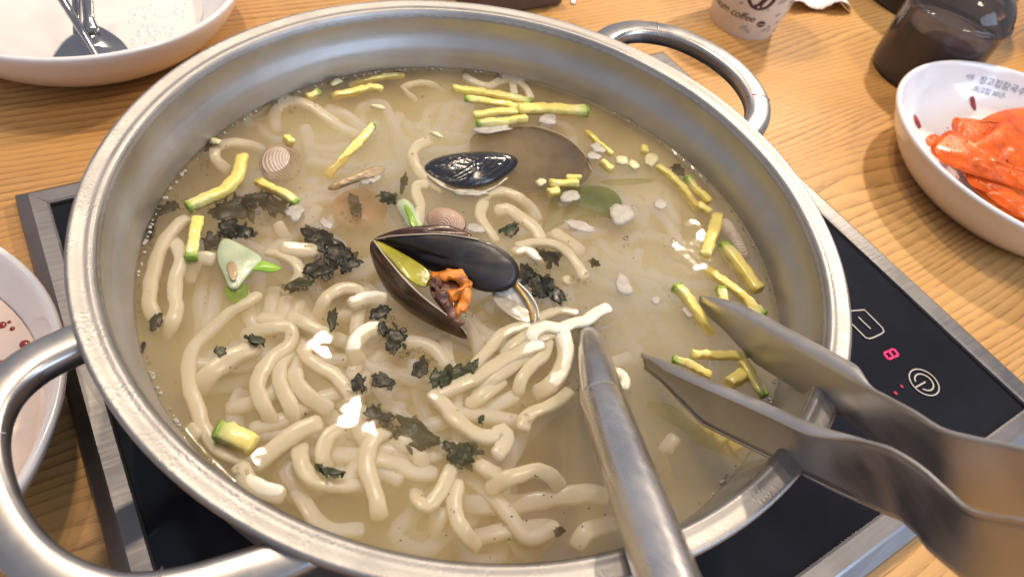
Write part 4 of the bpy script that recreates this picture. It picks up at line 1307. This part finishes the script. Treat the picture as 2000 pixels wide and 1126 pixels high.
# ================================================================== ladle
lad = tag(empty("ladle", at(1152, 655, 0.045)), "steel ladle with thick tubular handle standing in the soup against the near rim", "ladle")
s0 = at(1177, 783, 0.0785)
s1 = at(1303, 1126, 0.1190)
ld = (s1 - s0).normalized()
LR = 0.0100
obj("shaft", *sweep([s0 + ld * d for d in (0, .0004, .03, .06, .09, .13, .17, .20)], lambda t: LR + 0.0004 * t, None or (lambda t: LR + .0004 * t), 32, 2.0)[:2], M['steel_ladle'], lad)
n0 = s0 - ld * 0.0006
nk = [n0, n0.lerp(at(1164, 712, .0700), .5), at(1162, 706, .0690), at(1153, 658, .0605), at(1144, 616, .0500), at(1136, 586, .0440)]
nk = resample(nk, 0.002)
obj("neck", *sweep(nk, lambda t: LR * (0.97 - 0.42 * min(1, t * 1.3)), lambda t: LR * (0.97 - 0.66 * min(1, t * 1.4)), 24, 2.3)[:2], M['steel_ladle'], lad)
bc = at(1124, 556, .0405)
bv, bf = lathe(smooth_profile([(0.0001, .024), (.012, .0250), (.022, .029), (.029, .0355), (.0315, .0420), (.0325, .0425), (.0330, .0415),
                               (.0305, .0350), (.0230, .0275), (.0125, .0233), (.0001, .0222)], 3), (bc.x, bc.y), 40)
obj("bowl", bv, bf, M['steel_ladle'], lad)

# ================================================================== tongs
tong = tag(empty("tongs", at(1600, 860, 0.10)), "steel serving tongs resting on the pot rim with both tips in the soup", "tongs")


def tong_arm(edge, out, lens):
    pts = resample(edge, 0.003)
    N = len(pts)
    v, f = [], []
    for i, p in enumerate(pts):
        t = (pts[min(i + 1, N - 1)] - pts[max(i - 1, 0)]).normalized()
        o = (out - t * out.dot(t)).normalized()
        d = o.cross(t)
        if d.z > 0:
            d = -d
        q = i / (N - 1)
        s = q * lens                                     # metres from the tip
        h = 0.0275 * min(1.0, 0.34 + 0.66 * min(1, s / 0.035))
        fl = 0.0075 * min(1.0, 0.25 + s / 0.03)
        k = max(0.0, min(1.0, (s - 0.100) / 0.022))      # the channel flattens out
        k = k * k * (3 - 2 * k)
        fl = fl * (1 - k) + 0.0012 * k
        h = h * (1 + 0.10 * k)
        th = 0.0011
        prof = [(fl, 0), (fl * .5, -0.0004), (0.0012 * (1 - k), 0.0), (0, 0.0020), (0, h * .5), (0, h - .002), (0.0012 * (1 - k), h), (fl * .2, h + .0002), (fl * .35, h)]
        inner = [(fl * .35, h - th), (fl * .2 + th * .4, h - th), (0.0012 * (1 - k) + th, h - th * 1.2), (th, h - .0032), (th, h * .5), (th, 0.0032), (0.0012 * (1 - k) + th, th * 1.2), (fl * .5 + th * .4, th), (fl, th)]
        for a, b in prof + inner:
            v.append(p + o * a + d * b)
    n = 18
    for i in range(N - 1):
        for k in range(n):
            j = (k + 1) % n
            f.append((i * n + k, i * n + j, (i + 1) * n + j, (i + 1) * n + k))
    f.append(tuple(range(n)))
    f.append(tuple((N - 1) * n + k for k in range(n))[::-1])
    return v, f


def path(l):
    return [at(x, y, z) for x, y, z in l]


ea = path([(1256, 688, .0650), (1300, 700, .0745), (1400, 742, .0945), (1500, 783, .1120), (1600, 826, .1290), (1690, 857, .1440), (1740, 872, .1510), (1800, 908, .1580),
           (1850, 952, .1630), (1895, 990, .1680), (1950, 1004, .1750), (2010, 1013, .1830)])
eb = path([(1363, 580, .0655), (1400, 592, .0740), (1450, 618, .0850), (1560, 680, .1080), (1660, 738, .1280), (1775, 800, .1470), (1835, 837, .1550), (1900, 855, .1620),
           (1960, 867, .1680), (2015, 880, .1740)])
for ed in (ea, eb):
    ed.append(ed[-1] + (ed[-1] - ed[-3]).normalized() * 0.05)
    ed.append(ed[-1] + (ed[-2] - ed[-4]).normalized() * 0.05)


def plen(p):
    return sum((b - a).length for a, b in zip(p, p[1:]))


obj("arm", *tong_arm(ea, Vector((-1, -0.15, 0)).normalized(), plen(ea)), M['steel_tongs'], tong)
obj("arm", *tong_arm(eb, Vector((1, 0.25, 0)).normalized(), plen(eb)), M['steel_tongs'], tong)


# ================================================================== dishes
def dish(cx, cy, label, k=1.0, zk=1.0):
    pr = smooth_profile([(0.0001, .0015), (.066, .0015), (.068, .0), (.075, .0005), (.080, .0035), (.094, .0125), (.1055, .0260), (.1115, .0375), (.1140, .0440), (.1137, .0463), (.1120, .0470),
                         (.1098, .0455), (.1050, .0360), (.0970, .0230), (.0830, .0130), (.0600, .0095), (.0001, .0090)], 4)
    return tag(obj("bowl", *lathe([(max(r, 1e-4) * k, z * zk) for r, z in pr], (cx, cy), 112), M['ceramic']), label, "bowl")


b1 = dish(-0.128, 0.363, "large white noodle bowl with spoon and chopsticks at top left")
b2 = dish(-0.305, 0.050, "used white bowl with reddish residue at the left edge, beneath the pot handle")


def puddle(name, cx, cy, r, z, mat, label, wob=0.1):
    n = 72
    s = random.uniform(0, 50)
    v = []
    for k in (1.0, 0.985, 0.6):
        for i in range(n):
            a = 2 * math.pi * i / n
            rr = r * k * (1 + wob * noise.noise(Vector((math.cos(a) * 1.6, math.sin(a) * 1.6, s))))
            v.append((cx + rr * math.cos(a), cy + rr * math.sin(a), z - (0.0014 if k == 1.0 else 0.0)))
    v.append((cx, cy, z))
    f = []
    for q in range(2):
        for i in range(n):
            j = (i + 1) % n
            f.append((q * n + i, q * n + j, (q + 1) * n + j, (q + 1) * n + i))
    f += [(2 * n + i, 2 * n + (i + 1) % n, 3 * n) for i in range(n)]
    return tag(obj(name, v, f, mat), label, "residue", None, 'stuff')


puddle("soup_residue", -0.128, 0.363, 0.0800, 0.0142, M['milky'], "thin milky soup left in the noodle bowl at top left", 0.03)
puddle("soup_residue", -0.305, 0.050, 0.1000, 0.0280, M['soup_pink'], "thin pinkish soup left in the used bowl at left", 0.02)
bb = ([], [])
for x, y, n in ((290, 65, 16), (300, 45, 14), (330, 58, 12), (270, 80, 12), (350, 20, 10), (365, 10, 8), (285, 15, 12), (320, 90, 10), (260, 30, 6)):
    for i in range(n):
        add(bb, ico(at(x + random.gauss(0, 12), y + random.gauss(0, 7), 0.0143), random.uniform(.0006, .0026), 0.22, 1))
tag(obj("soup_bubbles", *bb, M['ceramic']), "bubbles on the leftover soup in the noodle bowl", "bubbles", kind='stuff')
for i, (x, y, r, lab) in enumerate(((4, 634, .0020, "red chili fleck topmost in the used bowl at left"), (24, 641, .0012, "tiny dark fleck right of the topmost red one"),
                                    (48, 671, .0023, "reddish fleck by the handle side of the used bowl"), (2, 712, .0028, "largest red chili fleck at the left photo edge"),
                                    (6, 728, .0016, "dark red fleck just below the largest one"), (18, 628, .0009, "smallest fleck beside the topmost red one"))):
    tag(obj("chili_fleck", *ico(at(x, y, 0.0283), r, 0.4, 1), M['chili']), lab, "chili fleck", "chili flecks in the used bowl")

# spoon and chopsticks standing in the noodle bowl
spn = tag(empty("spoon", at(180, 110, 0.02)), "steel spoon leaning in the white noodle bowl at top left", "spoon")
sb = [at(x, y, z) for x, y, z in ((100, 122, .030), (108, 100, .034), (128, 76, .038), (152, 60, .041), (172, 48, .044), (190, 50, .044), (214, 62, .041), (238, 80, .037), (255, 104, .033),
                                  (256, 124, .029), (236, 142, .026), (180, 150, .024), (124, 142, .026))]
v, f, g, fm = dome(sb, 0.0065, 0.0010, 9, (CAM - sb[4]).normalized(), 4, 0, 3, 2.0)
obj("spoon_bowl", v, f, M['steel_spoon'], spn)
hp = [at(176, 62, .0445), at(174, 40, .0475), at(172, 16, .0515), at(170, -10, .056), at(167, -60, .064), at(162, -140, .078)]
obj("spoon_handle", *sweep(resample(hp, .003), lambda t: .0034 + .0030 * max(0, 1 - t * 9), lambda t: .0016, 12, 2.6)[:2], M['steel_spoon'], spn)
for pts, lab in (([(152, 150, .022), (151, 60, .040), (150, 0, .053), (149, -110, .080)], "steel chopstick standing upright across the spoon"),
                 ([(198, 126, .034), (160, 62, .0490), (122, 0, .0630), (70, -84, .084)], "steel chopstick crossing the spoon diagonally")):
    tag(obj("chopstick", *sweep(resample([at(*p) for p in pts], .006), lambda t: .0020 + .0010 * t, lambda t: .0020 + .0010 * t, 10, 4.0)[:2], M['steel_spoon']),
        lab, "chopstick", "chopsticks in the noodle bowl")

# the kimchi dish on the right
KX, KY, KR = 0.4848, -0.0650, 0.1186
kp = smooth_profile([(0.0001, .0020), (.070, .0020), (.073, .0002), (.082, .0006), (.090, .0040), (.1030, .0130), (.1130, .0240), (.1190, .0335), (.1222, .0385), (.1218, .0405), (.1200, .0412),
                     (.1176, .0398), (.1135, .0320), (.1070, .0225), (.0950, .0135), (.0750, .0090), (.0001, .0082)], 4)
kp = [(r * .968, z * 1.15) for r, z in kp]
dish3 = tag(obj("bowl", *lathe(kp, (KX, KY), 120), M['ceramic']), "white dish with printed lettering holding orange kimchi at right", "bowl")


def inner_r(z):
    tab = [(.0104, .0726), (.0155, .0920), (.0259, .1036), (.0368, .1099), (.0458, .1138)]
    for (z0, r0), (z1, r1) in zip(tab, tab[1:]):
        if z <= z1:
            return r0 + (r1 - r0) * (z - z0) / (z1 - z0)
    return tab[-1][1]


def text2d(body, size, shear=0.0, spacing=1.0):
    cu = bpy.data.curves.new("lettering", 'FONT')
    cu.body = body
    cu.size = size
    cu.shear = shear
    cu.space_character = spacing
    cu.resolution_u = 3
    o = bpy.data.objects.new("lettering", cu)
    COL.objects.link(o)
    bpy.context.view_layer.update()
    me = bpy.data.meshes.new_from_object(o.evaluated_get(bpy.context.evaluated_depsgraph_get()))
    v = [x.co.copy() for x in me.vertices]
    f = [tuple(p.vertices) for p in me.polygons]
    bpy.data.objects.remove(o)
    bpy.data.curves.remove(cu)
    bpy.data.meshes.remove(me)
    return v, f


def on_dish(body, size, px, z0, spacing=1.0):
    """lettering printed on the inner wall, reading clockwise as seen from the middle"""
    v, f = text2d(body, size, 0, spacing)
    s = at(px[0], px[1], z0)
    a0 = math.atan2(s.y - KY, s.x - KX)
    out = []
    for p in v:
        z = z0 + p.y * 0.82
        r = inner_r(z) - 0.0006
        a = a0 - p.x / 0.110
        out.append((KX + r * math.cos(a), KY + r * math.sin(a), z + 0.0002))
    return out, f


for body, size, px, z0 in (("\uc11c\uc6b8", .0052, (1887, 156), .0350), ("\uc7a5\uace0\uc9d1\uce7c\uad6d\uc218", .0080, (1911, 162), .0330), ("-\ucd5c\uace0\uc9d1 30\ub144-", .0062, (1897, 178), .0262)):
    obj("lettering", *on_dish(body, size, px, z0), M['ink'], dish3, smooth=False)

KM = [M['kimchi']] * 3
puddle("kimchi_juice", KX + .018, KY - .012, .070, .0150, M['kimchi_juice'], "red orange juice pooled under the kimchi", 0.18)


def kimchi(pts, bulge, lab, thick=2.2, rough=1.4, flat=2.0):
    p = [at(a, b, z + .005) for a, b, z in pts]
    c = sum(p, Vector()) / len(p)
    v, f, g, fm = dome(p, bulge * .001, thick * .001, 9, (CAM - c).normalized(), 0, rough * .001, 3, flat)
    return tag(obj("kimchi_slice", v, f, M['kimchi']), lab, "kimchi", "kimchi slices in the dish")


kimchi([(1862, 232, .024), (1885, 236, .026), (1905, 240, .027), (1930, 226, .029), (1965, 214, .029), (2010, 210, .028), (2060, 218, .026), (2066, 290, .024), (2000, 310, .022), (1930, 300, .022), (1875, 274, .022)], 5,
       "orange kimchi slice at the back with a hump under the lettering")
kimchi([(1892, 286, .028), (1935, 258, .033), (1982, 230, .036), (2050, 236, .034), (2070, 330, .030), (1996, 335, .028), (1945, 318, .026), (1908, 300, .026)], 4,
       "red orange kimchi slice folded to a point in the dish middle", rough=1.8)
kimchi([(1818, 288, .024), (1846, 258, .028), (1872, 256, .030), (1905, 282, .031), (1950, 308, .032), (1995, 335, .032), (2050, 362, .030), (2046, 392, .024), (1985, 366, .024), (1930, 348, .024), (1880, 332, .023), (1840, 314, .022)], 5,
       "long rolled kimchi slice along the near rim of the dish")
kimchi([(1858, 248, .024), (1864, 230, .029), (1876, 232, .031), (1884, 250, .030), (1872, 264, .028)], 1.5, "small upright kimchi corner at the back left of the pile")
kimchi([(1928, 376, .020), (1960, 372, .022), (2000, 384, .023), (2050, 398, .022), (2056, 440, .018), (2000, 424, .018), (1955, 398, .018)], 3, "kimchi piece at the lower right photo edge")
kimchi([(1808, 270, .026), (1822, 262, .027), (1834, 266, .027), (1826, 282, .026), (1814, 284, .025)], 1.0, "tiny kimchi scrap at the left tip of the pile", 1.5)
kimchi([(1890, 344, .019), (1930, 352, .021), (1980, 372, .021), (1986, 386, .018), (1940, 378, .017), (1900, 362, .016)], 1.2, "pale kimchi strip tucked below the long rolled slice", 1.5)
fk = ([], [])
for i in range(90):
    x, y = random.uniform(1840, 2010), random.uniform(235, 380)
    add(fk, ico(at(x, y, random.uniform(.032, .041)), random.uniform(.0004, .0010), 0.6, 0))
tag(obj("kimchi_seasoning", *fk, M['chili'], smooth=False), "fine chili seasoning on the kimchi", "seasoning", kind='stuff')


def on_wall(px, py):
    """point of the dish's inner wall that shows at (px, py)"""
    z = 0.04
    for _ in range(40):
        p = at(px, py, z)
        r = math.hypot(p.x - KX, p.y - KY)
        z += (r - inner_r(z)) * 0.25
        z = min(.0456, max(.0106, z))
    return p


for (x0, y0), (x1, y1), r, lab in (((1899, 190), (1904, 214), .0028, "red pepper flake stuck to the dish wall under the lettering"),
                                   ((1786, 226), (1797, 248), .0022, "dark red pepper flake stuck to the left wall of the dish")):
    a, b = on_wall(x0, y0), on_wall(x1, y1)
    tag(obj("pepper_flake", *sweep([a.lerp(b, i / 6) for i in range(7)], lambda t, r=r: r * (0.45 + .55 * math.sin(math.pi * min(1, t * .8 + .15))), lambda t: .0012, 10, 2)[:2], M['chili']), lab, "pepper flake", "pepper flakes in the dish")

# ================================================================== paper cup
UX, UY = 0.4330, 0.2140
cup = tag(empty("paper_cup", (UX, UY, 0)), "white paper coffee cup with brown print beyond the pot", "cup")


def cup_r(z):
    return 0.0330 + z * 0.135


obj("cup_wall", *lathe([(cup_r(.0) - .0004, 0.0), (cup_r(.0), .0006), (cup_r(.04), .04), (cup_r(.090), .090), (cup_r(.090) + .0012, .0915), (cup_r(.09), .093), (cup_r(.09) - .0010, .0915), (cup_r(.04) - .0008, .04), (cup_r(.006) - .0008, .006)], (UX, UY), 80), M['paper'], cup)
obj("cup_base", *lathe([(cup_r(.006) - .0006, .0062), (0.02, .0062), (0.0001, .0062)], (UX, UY), 60), M['paper'], cup)
s = at(1394, 6, .030)


def on_cup(v, a0, z0, rot=0.0, lift=.0004):
    out = []
    for p in v:
        x = p.x * math.cos(rot) - p.y * math.sin(rot)
        y = p.x * math.sin(rot) + p.y * math.cos(rot)
        z = max(.001, z0 + y)
        r = cup_r(z) + lift
        a = a0 + x / cup_r(z0)
        out.append((UX + r * math.cos(a), UY + r * math.sin(a), z))
    return out


def cup_angle(px, py, z):
    p = at(px, py, z)
    return math.atan2(p.y - UY, p.x - UX)


AT = math.radians(222)
v, f = text2d("premium coffee", .0105, 0.25, 0.95)
wide = max(p.x for p in v)
obj("lettering", on_cup([Vector((p.x - wide, p.y, 0)) for p in v], AT + 0.20, .0195), f, M['print_brown'], cup, smooth=False)
bean = [Vector((math.cos(i * .314) * .0042, math.sin(i * .314) * .0034, 0)) for i in range(20)]
obj("bean_print", on_cup(bean, AT + .42, .0190), [tuple(range(20))], M['print_brown'], cup, smooth=False)
slit = [Vector(((-.0034 + .0068 * t), .0011 * math.sin(t * 6.28) + dz, 0)) for dz in (-.0004, .0004) for t in [i / 10 for i in range(11)]]
obj("bean_print", on_cup(slit, AT + .42, .0190, .5, .0007), [(i, i + 1, 12 + i, 11 + i) for i in range(10)], M['paper'], cup, smooth=False)
disc = [Vector((math.cos(i * .2244) * .0135, math.sin(i * .2244) * .0135, 0)) for i in range(28)]
obj("emblem_print", on_cup(disc, AT + .10, .0460), [tuple(range(28))], M['print_brown'], cup, smooth=False)
dot = [Vector((math.cos(i * .628) * .0011, math.sin(i * .628) * .0011, 0)) for i in range(10)]
obj("emblem_print", on_cup(dot, AT + .12, .0360, 0, .0008), [tuple(range(10))], M['paper'], cup, smooth=False)
for da, z, r, ln in ((.62, .0125, .5, .007), (.72, .016, -.7, .006), (.80, .011, .9, .005), (.78, .0290, .4, .007), (.95, .0200, .2, .005), (1.02, .0420, -.3, .009), (1.10, .0380, .6, .008), (1.22, .0250, .9, .006),
                     (.62, .0440, .8, .007), (.72, .0460, 1.2, .007), (.0, .0120, .7, .008), (.14, .0095, -.5, .008), (.27, .0340, .3, .004), (.38, .0350, -.8, .004), (1.3, .0120, 1.0, .007), (1.18, .0080, .5, .006), (-.3, .0340, .6, .005), (-.12, .0210, 1.3, .004)):
    lf = [Vector((ln * (t - .5), s_ * ln * .22 * math.sin(math.pi * t), 0)) for s_, ts in ((1, range(0, 9)), (-1, range(7, 0, -1))) for t in [q / 8 for q in ts]]
    obj("leaf_print", on_cup(lf, AT + da, z, r), [tuple(range(len(lf)))], M['print_grey'], cup, smooth=False)

# ================================================================== tissue
nu, nv = 44, 16
A, B = at(1542, 12, .006), at(1668, 13, .008)
back = Vector((0.030, 0.085, 0.0))
v, f = [], []
for L in (0, 1):
    for j in range(nv):
        for i in range(nu):
            q, r = i / (nu - 1), j / (nv - 1)
            p = A.lerp(B, q) + back * r
            p = p + Vector((0, -0.0016 * abs(math.sin(q * 34)) * (1 if j == 0 else 0), 0))
            z = 0.0085 + 0.0042 * math.sin(q * 9 + 1.0) * (1 - r * .5) + 0.003 * noise.noise(Vector((q * 5, r * 4, 2)))
            if q > 0.93:
                z -= (q - .93) * 0.11
            v.append((p.x, p.y, max(.0006, z) + L * .0005))
for L in (0, 1):
    for j in range(nv - 1):
        for i in range(nu - 1):
            a = L * nu * nv + j * nu + i
            f.append((a, a + 1, a + nu + 1, a + nu))
n_ = nu * nv
bd = [i for i in range(nu)] + [j * nu + nu - 1 for j in range(1, nv)] + [(nv - 1) * nu + i for i in range(nu - 2, -1, -1)] + [j * nu for j in range(nv - 2, 0, -1)]
for a, b in zip(bd, bd[1:] + bd[:1]):
    f.append((a, b, n_ + b, n_ + a))
tag(obj("tissue", v, f, M['tissue']), "crumpled white lace edged tissue beside the paper cup", "tissue")

# ================================================================== sauce bottle and dark vessels
BX, BY = 0.5560, 0.0840


def squat(p):
    return smooth_profile([(r * .93 if r > .001 else r, z * 1.16) for r, z in p], 3)


bot = tag(empty("sauce_bottle", (BX, BY, 0)), "squat clear plastic sauce bottle of dark soy sauce behind the kimchi dish", "bottle")
obj("body", *lathe(squat([(.0001, .0008), (.040, .0008), (.0465, .0016), (.0485, .0050), (.0490, .020), (.0495, .045), (.0505, .0560), (.0520, .0590), (.0515, .0615), (.0495, .0630),
                                   (.0470, .0690), (.0400, .0770), (.0300, .0830), (.0210, .0870), (.0185, .0920), (.0185, .1080)]), (BX, BY), 80), M['bottle'], bot)
obj("sauce", *lathe(squat([(.0001, .0022), (.040, .0022), (.0455, .0040), (.0470, .0200), (.0473, .0440), (.0440, .0442), (.0001, .0442)]), (BX, BY), 64), M['soy'], bot)
obj("cap", *lathe(squat([(.0190, .0880), (.0235, .0885), (.0245, .0910), (.0245, .1100), (.0230, .1220), (.0120, .1270), (.0001, .1280)]), (BX, BY), 56), M['cap'], bot)


def vessel(name, cx, cy, r, h, label, cat, mat):
    pr = smooth_profile([(.0001, .001), (r * .80, .001), (r * .84, 0.0), (r * .92, .004), (r * 1.0, h * .35), (r * 1.0, h * .75), (r * .93, h * .96), (r * .88, h), (r * .84, h * .97), (r * .88, h * .7), (r * .86, h * .3), (r * .6, .008), (.0001, .007)], 3)
    return tag(obj(name, *lathe(pr, (cx, cy), 72), mat), label, cat)


vessel("black_jar", 0.712, 0.192, 0.088, 0.12, "black round jar behind the sauce bottle, cut by the top edge", "jar", M['jar'])
vessel("dark_cup", 0.772, 0.047, 0.036, 0.07, "dark cup at the right photo edge above the kimchi dish", "cup", M['shadow_box_cup'])
tr = slab("shadow_box", 0.165, 0.262, 0.289, 0.40, 0.0005, 0.030, M['shadow_box_cup'])  # added dark box standing in for a shadow on the table
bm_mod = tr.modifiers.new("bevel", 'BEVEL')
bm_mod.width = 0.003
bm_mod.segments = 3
tag(tr, "dark brown box added in place of a shadow just beyond the far pot rim", "box")
tag(obj("utensil_tip", *sweep(resample([at(1119, 8, .030), at(1119, -6, .032), at(1118, -40, .035)], .003), lambda t: .0026, lambda t: .0016, 10, 3)[:2], M['bone']),
    "pale blunt utensil tip lying over the brown shadow box beyond the pot", "utensil")
